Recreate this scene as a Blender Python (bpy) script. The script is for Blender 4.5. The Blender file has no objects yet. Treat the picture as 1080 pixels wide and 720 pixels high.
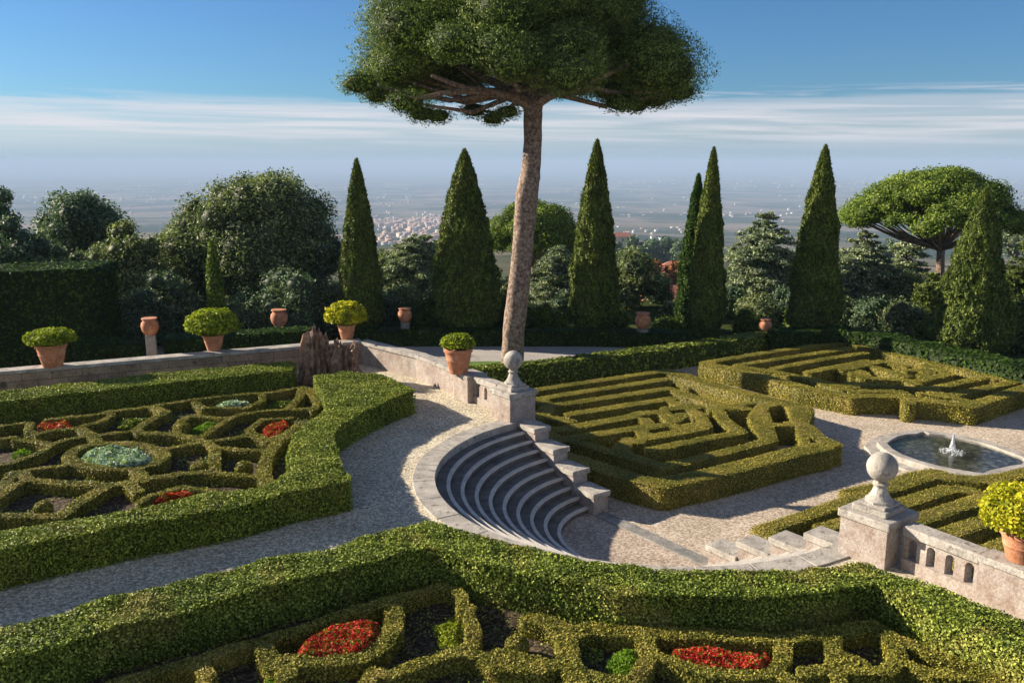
import bpy, bmesh, math, random
import numpy as np
from mathutils import Vector, Matrix
from mathutils.geometry import tessellate_polygon
rng = np.random.default_rng(7); random.seed(7)
sc = bpy.context.scene; col = sc.collection
# ------------------------------------------------------------------ camera, sky, sun, exposure
F, HY, H = 930.0, 170.0, 8.0          # focal length in photo pixels, horizon row, eye height
PITCH = math.atan((360-HY)/F)
cam = bpy.data.cameras.new('camera'); camo = bpy.data.objects.new('camera', cam); col.objects.link(camo)
cam.sensor_width = 36; cam.lens = 36*F/1080; cam.clip_start = .1; cam.clip_end = 200000
camo.location = (0, 0, H); camo.rotation_euler = (math.pi/2-PITCH, 0, 0); sc.camera = camo
SUN_EL = math.radians(22); SH = math.radians(-19)        # shadows fall along SH
world = bpy.data.worlds.new('World'); sc.world = world; world.use_nodes = True
nt = world.node_tree; nt.nodes.clear(); N = nt.nodes.new; L = nt.links.new
out = N('ShaderNodeOutputWorld'); bg = N('ShaderNodeBackground'); sky = N('ShaderNodeTexSky')
sky.sky_type = 'NISHITA'; sky.sun_disc = False; sky.sun_elevation = SUN_EL
sx, sy = -math.cos(SH), -math.sin(SH)
sky.sun_rotation = math.atan2(sx, sy)
sky.altitude = 400; sky.air_density = 1.0; sky.dust_density = 0.35; sky.ozone_density = 3.5
# thin cirrus streaks low over the horizon, laid out by direction (azimuth, elevation)
tc = N('ShaderNodeTexCoord'); sep = N('ShaderNodeSeparateXYZ'); L(tc.outputs['Generated'], sep.inputs[0])
def M(op, a, b=None, c=None):
    n = N('ShaderNodeMath'); n.operation = op
    for i, v in enumerate((a, b, c)):
        if v is None: continue
        if isinstance(v, (int, float)): n.inputs[i].default_value = v
        else: L(v, n.inputs[i])
    return n.outputs[0]
az = M('ARCTAN2', sep.outputs[0], sep.outputs[1]); el = sep.outputs[2]
cmb = N('ShaderNodeCombineXYZ'); L(M('MULTIPLY', az, 5.0), cmb.inputs[0]); L(M('ADD', M('MULTIPLY', el, 150.0), M('MULTIPLY', az, 2.5)), cmb.inputs[1])
n1 = N('ShaderNodeTexNoise'); n1.inputs['Scale'].default_value = .75; n1.inputs['Detail'].default_value = 6; n1.inputs['Roughness'].default_value = .55
n1.inputs['Distortion'].default_value = .5
L(cmb.outputs[0], n1.inputs['Vector'])
wob = M('MULTIPLY', M('SUBTRACT', n1.outputs[0], .5), .035); elw = M('ADD', el, wob)
def band(lo0, lo1, hi0, hi1):
    a = N('ShaderNodeMapRange'); a.interpolation_type = 'SMOOTHSTEP'; L(el, a.inputs[0]); a.inputs[1].default_value = lo0; a.inputs[2].default_value = lo1
    b = N('ShaderNodeMapRange'); b.interpolation_type = 'SMOOTHSTEP'; L(elw, b.inputs[0]); b.inputs[1].default_value = hi0; b.inputs[2].default_value = hi1
    b.inputs[3].default_value = 1; b.inputs[4].default_value = 0
    return M('MULTIPLY', a.outputs[0], b.outputs[0])
streak = N('ShaderNodeMapRange'); L(n1.outputs[0], streak.inputs[0]); streak.inputs[1].default_value = .40; streak.inputs[2].default_value = .66
veil = band(-.004, .030, .056, .068)          # broad low veil
high = band(.060, .066, .074, .082)
st2 = N('ShaderNodeMapRange'); L(n1.outputs[0], st2.inputs[0]); st2.inputs[1].default_value = .52; st2.inputs[2].default_value = .70
rgt = N('ShaderNodeMapRange'); L(az, rgt.inputs[0]); rgt.inputs[1].default_value = .05; rgt.inputs[2].default_value = .25
fac = M('MINIMUM', M('ADD', M('MULTIPLY', veil, M('ADD', M('MULTIPLY', streak.outputs[0], .58), .38)), M('MULTIPLY', M('MULTIPLY', M('MULTIPLY', high, st2.outputs[0]), rgt.outputs[0]), .7)), .9)
mix = N('ShaderNodeMix'); mix.data_type = 'RGBA'; L(fac, mix.inputs[0])
tint = N('ShaderNodeMix'); tint.data_type = 'RGBA'; tint.blend_type = 'MULTIPLY'; tint.inputs[0].default_value = 1
L(sky.outputs[0], tint.inputs[6]); tint.inputs[7].default_value = (.43, .66, .88, 1)
L(tint.outputs[2], mix.inputs[6]); mix.inputs[7].default_value = (6.3, 6.2, 6.6, 1)
lowm = N('ShaderNodeMapRange'); lowm.interpolation_type = 'SMOOTHSTEP'; L(el, lowm.inputs[0]); lowm.inputs[1].default_value = -.002; lowm.inputs[2].default_value = .038
lowm.inputs[3].default_value = .9; lowm.inputs[4].default_value = 0
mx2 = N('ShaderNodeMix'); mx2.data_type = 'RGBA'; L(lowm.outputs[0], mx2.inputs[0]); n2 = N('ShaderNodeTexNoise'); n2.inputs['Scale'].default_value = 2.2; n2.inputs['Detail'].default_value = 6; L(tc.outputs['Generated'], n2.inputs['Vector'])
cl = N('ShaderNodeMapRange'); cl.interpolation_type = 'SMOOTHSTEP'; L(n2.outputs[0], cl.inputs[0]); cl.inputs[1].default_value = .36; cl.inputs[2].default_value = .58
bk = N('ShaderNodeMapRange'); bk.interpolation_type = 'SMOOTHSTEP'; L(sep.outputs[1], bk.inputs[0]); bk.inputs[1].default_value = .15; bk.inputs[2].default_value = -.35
mx3 = N('ShaderNodeMix'); mx3.data_type = 'RGBA'; L(M('MULTIPLY', M('MULTIPLY', cl.outputs[0], bk.outputs[0]), .5), mx3.inputs[0]); L(mix.outputs[2], mx3.inputs[6]); mx3.inputs[7].default_value = (5.2, 5.1, 5.2, 1)  # unseen white cloud cover behind the camera, added as neutral fill light
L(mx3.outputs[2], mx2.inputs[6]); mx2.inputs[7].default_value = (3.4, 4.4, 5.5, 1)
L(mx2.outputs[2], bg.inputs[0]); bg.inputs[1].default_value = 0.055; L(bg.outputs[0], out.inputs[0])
sd = bpy.data.lights.new('sun', 'SUN'); sd.energy = 5.0; sd.angle = math.radians(.5); sd.color = (1, .87, .69)
so = bpy.data.objects.new('sun', sd); col.objects.link(so)
ldir = Vector((math.cos(SH)*math.cos(SUN_EL), math.sin(SH)*math.cos(SUN_EL), -math.sin(SUN_EL)))
so.rotation_euler = ldir.to_track_quat('-Z', 'Y').to_euler(); so.location = (-30, 20, 40)
vs = sc.view_settings; vs.view_transform = 'Standard'; vs.look = 'None'; vs.gamma = 1; vs.use_curve_mapping = False; vs.exposure = 1.2
sc.render.engine = 'CYCLES'; sc.cycles.use_denoising = True
sc.cycles.max_bounces = 5; sc.cycles.diffuse_bounces = 3; sc.cycles.transparent_max_bounces = 4; sc.cycles.volume_bounces = 1
# ------------------------------------------------------------------ photo pixel -> place
def ray(x, y):
    cx, cy = x-540, 360-y
    return np.array([cx, F*math.cos(PITCH)+cy*math.sin(PITCH), -F*math.sin(PITCH)+cy*math.cos(PITCH)])
def P(x, y, z=0.):
    d = ray(x, y); t = (z-H)/d[2]
    return (d[0]*t, d[1]*t)
def W(x, y, Y):
    d = ray(x, y); t = Y/d[1]
    return Vector((d[0]*t, Y, H+d[2]*t))
def crop(ox, oy, s, pts): return [(ox+a/s, oy+b/s) for a, b in pts]
LOW = -1.9
def terr(r):
    return float(np.interp(math.log(max(r, 1)), [math.log(v) for v in (1, 64, 100, 300, 800, 1500, 2500, 4000, 6000, 10000, 90000)],
                     [LOW, LOW, -8, -32, -78, -132, -192, -252, -292, -302, -302]))
# ------------------------------------------------------------------ materials
def mat(name):
    m = bpy.data.materials.new(name); m.use_nodes = True; t = m.node_tree; t.nodes.clear()
    return m, t, t.nodes.new, t.links.new
def ramp(t, stops):
    r = t.nodes.new('ShaderNodeValToRGB'); e = r.color_ramp.elements
    while len(e) < len(stops): e.new(.5)
    for k, (p, c) in enumerate(stops): e[k].position = p; e[k].color = (*c, 1)
    return r
def mixc(t, fac, a, b, mode='MIX'):
    n = t.nodes.new('ShaderNodeMix'); n.data_type = 'RGBA'; n.blend_type = mode
    for s, v in ((0, fac), (6, a), (7, b)):
        if isinstance(v, (float, int)): n.inputs[s].default_value = v
        elif isinstance(v, tuple): n.inputs[s].default_value = (*v, 1)
        else: t.links.new(v, n.inputs[s])
    return n.outputs[2]
def noise(t, scale, detail=4, rough=.55, vec=None, dist=0):
    n = t.nodes.new('ShaderNodeTexNoise'); n.inputs['Scale'].default_value = scale; n.inputs['Detail'].default_value = detail
    n.inputs['Roughness'].default_value = rough; n.inputs['Distortion'].default_value = dist
    if vec is None:
        g = t.nodes.new('ShaderNodeNewGeometry'); vec = g.outputs['Position']
    t.links.new(vec, n.inputs['Vector']); return n.outputs[0]
INNER = {}
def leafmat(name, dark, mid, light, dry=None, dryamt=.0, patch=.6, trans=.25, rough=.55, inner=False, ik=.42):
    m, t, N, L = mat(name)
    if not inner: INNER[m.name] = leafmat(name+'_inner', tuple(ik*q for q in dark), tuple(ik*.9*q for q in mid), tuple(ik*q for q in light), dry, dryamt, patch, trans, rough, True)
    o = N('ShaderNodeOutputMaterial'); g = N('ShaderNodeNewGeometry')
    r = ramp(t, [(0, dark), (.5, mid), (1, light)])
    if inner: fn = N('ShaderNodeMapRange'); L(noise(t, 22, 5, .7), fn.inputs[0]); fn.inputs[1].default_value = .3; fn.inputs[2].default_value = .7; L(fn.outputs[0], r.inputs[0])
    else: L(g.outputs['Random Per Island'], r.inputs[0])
    pn = ramp(t, [(.35, (.74, .78, .72)), (.65, (1.25, 1.2, 1.15))]); L(noise(t, patch, 3), pn.inputs[0])
    c = mixc(t, 1.0, r.outputs[0], pn.outputs[0], 'MULTIPLY')
    if dry:
        dn = ramp(t, [(.5-.0, (0, 0, 0)), (.72, (1, 1, 1))]); L(noise(t, patch*1.3, 4, .6), dn.inputs[0])
        mm = N('ShaderNodeMath'); mm.operation = 'MULTIPLY'; L(dn.outputs[0], mm.inputs[0]); mm.inputs[1].default_value = dryamt
        c = mixc(t, mm.outputs[0], c, dry)
    b = N('ShaderNodeBsdfPrincipled'); L(c, b.inputs['Base Color']); b.inputs['Roughness'].default_value = rough
    b.inputs['Specular IOR Level'].default_value = .12
    tr = N('ShaderNodeBsdfTranslucent'); L(mixc(t, 1.0, c, (1.1, 1.25, .5), 'MULTIPLY'), tr.inputs[0])
    ms = N('ShaderNodeMixShader'); ms.inputs[0].default_value = trans; L(b.outputs[0], ms.inputs[1]); L(tr.outputs[0], ms.inputs[2])
    L(ms.outputs[0], o.inputs[0]); return m
def stonemat(name, stops, scale=3, spot=None, bump=.4, rough=.85, fine=40, spotlo=.55, brick=None):
    m, t, N, L = mat(name)
    o = N('ShaderNodeOutputMaterial'); b = N('ShaderNodeBsdfPrincipled')
    r = ramp(t, stops); L(noise(t, scale, 6, .62), r.inputs[0]); c = r.outputs[0]
    fr = ramp(t, [(.3, (.72, .72, .72)), (.7, (1.2, 1.2, 1.2))]); L(noise(t, fine, 3, .6), fr.inputs[0])
    c = mixc(t, 1.0, c, fr.outputs[0], 'MULTIPLY')
    if spot:
        sr = ramp(t, [(spotlo, (0, 0, 0)), (spotlo+.12, (1, 1, 1))]); L(noise(t, scale*2.3, 5, .65), sr.inputs[0])
        c = mixc(t, sr.outputs[0], c, spot)
    if brick:
        g = N('ShaderNodeNewGeometry'); sp = N('ShaderNodeSeparateXYZ'); L(g.outputs['Position'], sp.inputs[0]); al = N('ShaderNodeVectorMath'); al.operation = 'DOT_PRODUCT'; L(g.outputs['Position'], al.inputs[0]); al.inputs[1].default_value = (math.cos(brick), math.sin(brick), 0)
        cb = N('ShaderNodeCombineXYZ'); L(al.outputs['Value'], cb.inputs[0]); L(sp.outputs[2], cb.inputs[1]); bt = N('ShaderNodeTexBrick'); L(cb.outputs[0], bt.inputs['Vector'])
        for q, w in (('Scale', 1), ('Mortar Size', .012), ('Mortar Smooth', .3), ('Brick Width', .95), ('Row Height', .27)): bt.inputs[q].default_value = w
        bt.inputs['Color1'].default_value = (1.15, 1.1, 1.05, 1); bt.inputs['Color2'].default_value = (.8, .8, .82, 1); bt.inputs['Mortar'].default_value = (.4, .4, .42, 1)
        c = mixc(t, 1.0, c, bt.outputs[0], 'MULTIPLY')
    L(c, b.inputs['Base Color']); b.inputs['Roughness'].default_value = rough; b.inputs['Specular IOR Level'].default_value = .3
    bp = N('ShaderNodeBump'); bp.inputs['Strength'].default_value = bump; bp.inputs['Distance'].default_value = .03
    L(noise(t, fine*.6, 5, .65), bp.inputs['Height']); L(bp.outputs[0], b.inputs['Normal'])
    L(b.outputs[0], o.inputs[0]); return m
def gravelmat(name, stops, big=.5, fine=26, bump=.7):
    m, t, N, L = mat(name)
    o = N('ShaderNodeOutputMaterial'); b = N('ShaderNodeBsdfPrincipled')
    g = N('ShaderNodeNewGeometry'); v = N('ShaderNodeTexVoronoi'); v.inputs['Scale'].default_value = fine; L(g.outputs['Position'], v.inputs['Vector'])
    sp = N('ShaderNodeSeparateColor'); L(v.outputs['Color'], sp.inputs[0])
    r = ramp(t, stops); L(sp.outputs[0], r.inputs[0])
    pn = ramp(t, [(.3, (.78, .77, .75)), (.7, (1.15, 1.13, 1.1))]); L(noise(t, big, 5, .6), pn.inputs[0])
    c = mixc(t, 1.0, r.outputs[0], pn.outputs[0], 'MULTIPLY')
    L(c, b.inputs['Base Color']); b.inputs['Roughness'].default_value = .95; b.inputs['Specular IOR Level'].default_value = .2
    bp = N('ShaderNodeBump'); bp.inputs['Strength'].default_value = bump; bp.inputs['Distance'].default_value = .03
    L(sp.outputs[1], bp.inputs['Height']); L(bp.outputs[0], b.inputs['Normal']); L(b.outputs[0], o.inputs[0]); return m
BOX = leafmat('box_leaves', (0.0533, 0.0756, 0.00836), (0.183, 0.234, 0.0293), (0.396, 0.454, 0.0783), (0.396, 0.302, 0.0836), .25, .9, .12)
BOXN = leafmat('box_leaves_foreground', (0.0399, 0.06, 0.0084), (0.16, 0.214, 0.0294), (0.399, 0.471, 0.0945), (0.479, 0.357, 0.116), .45, .8, .12)
BOXLOW = leafmat('low_box_leaves', (0.075, 0.077, 0.0126), (0.225, 0.217, 0.0368), (0.45, 0.406, 0.0893), (0.51, 0.35, 0.116), .35, 1.4, .12)
MAZE = leafmat('maze_leaves', (0.12, 0.116, 0.0177), (0.281, 0.253, 0.0405), (0.463, 0.41, 0.0949), (0.477, 0.342, 0.114), .3, .7, .12)
LAUREL = leafmat('laurel_leaves', (0.036, 0.0562, 0.011), (0.12, 0.163, 0.0242), (0.36, 0.413, 0.077), None, 0, .5, .25, .4)
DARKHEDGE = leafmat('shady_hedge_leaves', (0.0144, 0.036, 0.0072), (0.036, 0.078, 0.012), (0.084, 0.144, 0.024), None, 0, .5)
CYP = leafmat('cypress_leaves', (0.0329, 0.0554, 0.0132), (0.0971, 0.135, 0.0238), (0.224, 0.277, 0.0528), (0.194, 0.143, 0.0528), .25, .8, .12)
PINE = leafmat('pine_needles', (0.0306, 0.0584, 0.0172), (0.104, 0.16, 0.0342), (0.236, 0.299, 0.0713), None, 0, .5, .18)
PINEB = leafmat('bright_pine_needles', (0.0599, 0.0992, 0.0204), (0.149, 0.225, 0.0367), (0.3, 0.366, 0.0612), None, 0, .35, .25)
OAK = leafmat('holm_oak_leaves', (0.0475, 0.0795, 0.0361), (0.143, 0.184, 0.0832), (0.386, 0.426, 0.208), None, 0, .5, .2)
OLIVE = leafmat('olive_leaves', (0.0585, 0.0878, 0.0351), (0.176, 0.215, 0.0878), (0.39, 0.429, 0.195), None, 0, .5, .2)
BLUEOAK = leafmat('bluish_leaves', (0.0404, 0.0781, 0.0446), (0.0968, 0.161, 0.0948), (0.241, 0.302, 0.167), None, 0, .4, .15)
CEDAR = leafmat('cedar_needles', (0.0732, 0.116, 0.0721), (0.217, 0.275, 0.166), (0.499, 0.549, 0.332), None, 0, .4, .15)
GCEDAR = leafmat('green_cedar_needles', (0.0333, 0.0586, 0.0125), (0.0948, 0.133, 0.0274), (0.211, 0.255, 0.0624), None, 0, .4, .2)
AUT = leafmat('autumn_leaves', (0.12, 0.04, 0.01), (0.26, 0.1, 0.03), (0.38, 0.18, 0.06), None, 0, .3, .25)
BUSH = leafmat('bright_bush_leaves', (0.048, 0.084, 0.012), (0.12, 0.18, 0.024), (0.24, 0.312, 0.06), None, 0, .5, .25)
YEL = leafmat('yellow_green_leaves', (0.171, 0.197, 0.012), (0.397, 0.393, 0.018), (0.661, 0.578, 0.05), None, 0, 2, .3)
YEL2 = leafmat('lime_green_leaves', (0.0875, 0.127, 0.012), (0.225, 0.287, 0.02), (0.425, 0.437, 0.05), None, 0, 2, .3)
RED = leafmat('red_petals', (.22, .008, .010), (.52, .028, .022), (.78, .12, .08), None, 0, 3, .2)
SILV = leafmat('silver_leaves', (0.216, 0.312, 0.24), (0.408, 0.552, 0.456), (0.66, 0.792, 0.696), None, 0, 3, .15)
WEED = leafmat('weed_leaves', (0.06, 0.13, 0.01), (0.14, 0.26, 0.02), (0.25, 0.38, 0.05), None, 0, 3, .3)
TWIG = stonemat('hedge_twigs', [(.3, (.012, .016, .006)), (.7, (.035, .035, .014))], 6, None, .3)
BARK = stonemat('pine_bark', [(.36, (.11, .075, .058)), (.5, (.24, .17, .13)), (.66, (.42, .33, .27))], 7, (.08, .055, .045), 1.0, .9, 16, .60)
BARKD = stonemat('dark_bark', [(.3, (.05, .035, .025)), (.7, (.14, .10, .075))], 3, None, .6)
STUMP = stonemat('dead_wood', [(.3, (.08, .045, .03)), (.5, (.24, .15, .10)), (.7, (.42, .31, .23))], 5, None, .9, .9, 14)
TRAV = stonemat('weathered_travertine', [(.3, (0.252, 0.235, 0.21)), (.5, (0.378, 0.348, 0.31)), (.7, (0.504, 0.47, 0.42))], 2.2, (0.153, 0.146, 0.13), .5, .85, 30, .56)
TRAVD = stonemat('grey_step_stone', [(.3, (.16, .155, .15)), (.5, (.25, .24, .22)), (.7, (.36, .33, .30))], 2.5, (.10, .10, .10), .5, .85, 30, .6)
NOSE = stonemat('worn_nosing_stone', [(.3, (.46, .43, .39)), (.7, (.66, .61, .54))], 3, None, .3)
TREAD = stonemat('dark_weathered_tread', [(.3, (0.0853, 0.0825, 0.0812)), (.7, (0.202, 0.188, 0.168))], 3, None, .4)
PLAST = stonemat('peach_masonry', [(.3, (0.26, 0.193, 0.159)), (.5, (0.357, 0.299, 0.261)), (.7, (0.439, 0.403, 0.372))], 2.6, (0.165, 0.105, 0.0792), .6, .9, 22, .60)
WALLG = stonemat('old_wall_blocks', [(.3, (.20, .145, .10)), (.5, (.33, .25, .18)), (.7, (.44, .31, .21))], 1.6, (.11, .09, .07), .6, .9, 20, .58, brick=math.radians(22.6))
TERRA = stonemat('terracotta', [(.3, (.34, .13, .065)), (.5, (.50, .21, .11)), (.7, (.62, .33, .21))], 5, (.62, .46, .36), .25, .8, 30, .64)
GRAV = gravelmat('terrace_gravel', [(0, (0.252, 0.223, 0.174)), (.5, (0.476, 0.425, 0.321)), (1, (0.794, 0.729, 0.576))], .5, 24)
GRAVL = gravelmat('court_gravel', [(0, (0.275, 0.22, 0.171)), (.5, (0.465, 0.391, 0.308)), (1, (0.676, 0.594, 0.492))], .4, 20)
PEB = gravelmat('landing_pebbles', [(0, (.24, .18, .14)), (.5, (.40, .33, .27)), (1, (.60, .51, .43))], .9, 22)
SOIL = gravelmat('bed_soil', [(0, (.022, .016, .010)), (.6, (.06, .042, .026)), (1, (.16, .12, .08))], 1.5, 18, 1)
ROAD = stonemat('asphalt', [(.3, (.30, .28, .26)), (.7, (.42, .39, .36))], .5, None, .3, .9, 30)
LAWN = stonemat('lawn_grass', [(.3, (.06, .12, .015)), (.7, (.12, .20, .03))], 2, None, .6, .9, 40)
ROOFM = stonemat('red_tiles', [(.3, (.30, .10, .06)), (.7, (.45, .19, .12))], 1, None, .3)
HOUSEM = stonemat('house_plaster', [(.3, (.50, .38, .28)), (.7, (.66, .54, .44))], .4, None, .1)
WINM = stonemat('dark_window', [(.3, (.03, .035, .04)), (.7, (.05, .055, .06))], 1, None, .1, .3)
def simple(name, colr, rough=.6, **kw):
    m, t, N, L = mat(name); o = N('ShaderNodeOutputMaterial'); b = N('ShaderNodeBsdfPrincipled')
    b.inputs['Base Color'].default_value = (*colr, 1); b.inputs['Roughness'].default_value = rough
    for k, v in kw.items(): b.inputs[k.replace('_', ' ')].default_value = v
    L(b.outputs[0], o.inputs[0]); return m, t, b
FOAM, _, _ = simple('white_water_spray', (.85, .88, .92), .5)
WATER, t_, b_ = simple('pool_water', (.72, .80, .80), .04, Transmission_Weight=1.0, IOR=1.33)
bp_ = t_.nodes.new('ShaderNodeBump'); bp_.inputs['Strength'].default_value = .35; bp_.inputs['Distance'].default_value = .02
t_.links.new(noise(t_, 5, 3), bp_.inputs['Height']); t_.links.new(bp_.outputs[0], b_.inputs['Normal'])
# far plain: fields, woods, built-up patches
def plainmat():
    m, t, N, L = mat('countryside'); o = N('ShaderNodeOutputMaterial'); b = N('ShaderNodeBsdfDiffuse'); g = N('ShaderNodeNewGeometry')
    v = N('ShaderNodeTexVoronoi'); v.inputs['Scale'].default_value = .0035; L(g.outputs['Position'], v.inputs['Vector'])
    s = N('ShaderNodeSeparateColor'); L(v.outputs['Color'], s.inputs[0])
    r = ramp(t, [(0, (.04, .055, .03)), (.25, (.07, .08, .045)), (.45, (.17, .14, .10)), (.6, (.25, .18, .14)), (.75, (.12, .12, .08)), (1, (.30, .23, .19))]); L(s.outputs[0], r.inputs[0])
    w = ramp(t, [(.50, (0, 0, 0)), (.56, (1, 1, 1))]); L(noise(t, .0012, 6, .65), w.inputs[0])
    c = mixc(t, w.outputs[0], r.outputs[0], (.028, .045, .022))
    w2 = ramp(t, [(.60, (0, 0, 0)), (.66, (1, 1, 1))]); L(noise(t, .006, 5, .7), w2.inputs[0])
    c = mixc(t, w2.outputs[0], c, (.025, .042, .018))
    # close to the garden: scrub and grass
    d = N('ShaderNodeVectorMath'); d.operation = 'LENGTH'; L(g.outputs['Position'], d.inputs[0])
    mr = N('ShaderNodeMapRange'); L(d.outputs['Value'], mr.inputs[0]); mr.inputs[1].default_value = 300; mr.inputs[2].default_value = 900
    sc_ = ramp(t, [(.35, (.02, .035, .012)), (.6, (.06, .075, .025)), (.75, (.12, .10, .05))]); L(noise(t, .05, 6, .7), sc_.inputs[0])
    c = mixc(t, mr.outputs[0], sc_.outputs[0], c)
    L(c, b.inputs[0]); L(b.outputs[0], o.inputs[0]); return m
PLAIN = plainmat()
# ------------------------------------------------------------------ scene helpers
def prop(o, label=None, cat=None, group=None, kind=None):
    if label: o['label'] = label
    if cat: o['category'] = cat
    if group: o['group'] = group
    if kind: o['kind'] = kind
    return o
def empty(name, loc, label, cat, group=None):
    o = bpy.data.objects.new(name, None); col.objects.link(o); o.location = loc; o.empty_display_size = .3
    bpy.context.view_layer.update()
    return prop(o, label, cat, group)
def link(name, me, parent=None, loc=None):
    o = bpy.data.objects.new(name, me); col.objects.link(o)
    if loc is not None: o.location = loc
    if parent is not None:
        o.parent = parent
        q = parent; off = Vector(parent.location)
        while q.parent is not None: q = q.parent; off = off+Vector(q.location)
        if loc is None: o.location = -off           # meshes are written in world coordinates
    return o
def npmesh(name, V, quads, mats, midx=None, smooth=False, tris=None):
    """V (n,3); quads (m,4) and/or tris (k,3)"""
    me = bpy.data.meshes.new(name); V = np.asarray(V, np.float32)
    q = np.zeros((0, 4), np.int32) if quads is None else np.asarray(quads, np.int32).reshape(-1, 4)
    tr = np.zeros((0, 3), np.int32) if tris is None else np.asarray(tris, np.int32).reshape(-1, 3)
    me.vertices.add(len(V)); me.vertices.foreach_set('co', V.ravel())
    loops = np.concatenate([q.ravel(), tr.ravel()]); me.loops.add(len(loops)); me.loops.foreach_set('vertex_index', loops)
    n = len(q)+len(tr); me.polygons.add(n)
    st = np.concatenate([np.arange(len(q))*4, len(q)*4+np.arange(len(tr))*3]).astype(np.int32)
    me.polygons.foreach_set('loop_start', st)
    if midx is not None: me.polygons.foreach_set('material_index', np.asarray(midx, np.int32))
    if smooth: me.polygons.foreach_set('use_smooth', np.ones(n, bool))
    for m in (mats if isinstance(mats, (list, tuple)) else [mats]): me.materials.append(m)
    me.update(calc_edges=True); me.validate(); return me
def unit(a): return a/np.maximum(np.linalg.norm(a, axis=1, keepdims=True), 1e-9)
def leaves(pos, nrm, size, aspect=.6, spread=.9, up=None, upw=0., pointy=False, radial=False):
    """leaf quads (or pointed tris) at pos, facing roughly nrm"""
    n = len(pos); nn = unit(nrm+spread*rng.normal(size=(n, 3))*1.0)
    a = rng.normal(size=(n, 3))
    if up is not None: a = a*(1-upw)+np.asarray(up)*upw*2.2
    if radial: nn = unit(np.cross(unit(nrm+.7*rng.normal(size=(n, 3))), rng.normal(size=(n, 3)))); a = nrm+.55*rng.normal(size=(n, 3))
    t1 = unit(a-nn*np.sum(a*nn, 1, keepdims=True)); t2 = np.cross(nn, t1)
    s = size*(.6+.8*rng.random((n, 1))); l = t1*s; w = t2*s*aspect
    if pointy:
        V = np.stack([pos-w*.5-l*.3, pos+w*.5-l*.3, pos+l*.9], 1).reshape(-1, 3)
        return V, None, np.arange(n*3).reshape(n, 3)
    V = np.stack([pos-l*.5, pos+w*.5-l*.05, pos+l*.6, pos-w*.5+l*.05], 1).reshape(-1, 3)
    return V, np.arange(n*4).reshape(n, 4), None
def joinparts(parts):
    """parts: (V,quads,tris,matindex) -> combined"""
    Vs, Q, T, mq, mt, off = [], [], [], [], [], 0
    for V, q, t, mi in parts:
        Vs.append(np.asarray(V))
        if q is not None and len(q): Q.append(np.asarray(q)+off); mq += [np.full(len(q), mi)]
        if t is not None and len(t): T.append(np.asarray(t)+off); mt += [np.full(len(t), mi)]
        off += len(V)
    V = np.concatenate(Vs); q = np.concatenate(Q) if Q else None; t = np.concatenate(T) if T else None
    mi = np.concatenate(mq+mt); return V, q, t, mi
SW = [(rng.normal(size=3), rng.random()*6.28) for _ in range(14)]
def wav(p, sc_):
    s = 0
    for k, (d, ph) in enumerate(SW): s = s+np.sin(p @ (d*sc_*(1+.35*(k % 4)))+ph)
    return s/len(SW)*1.9
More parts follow.
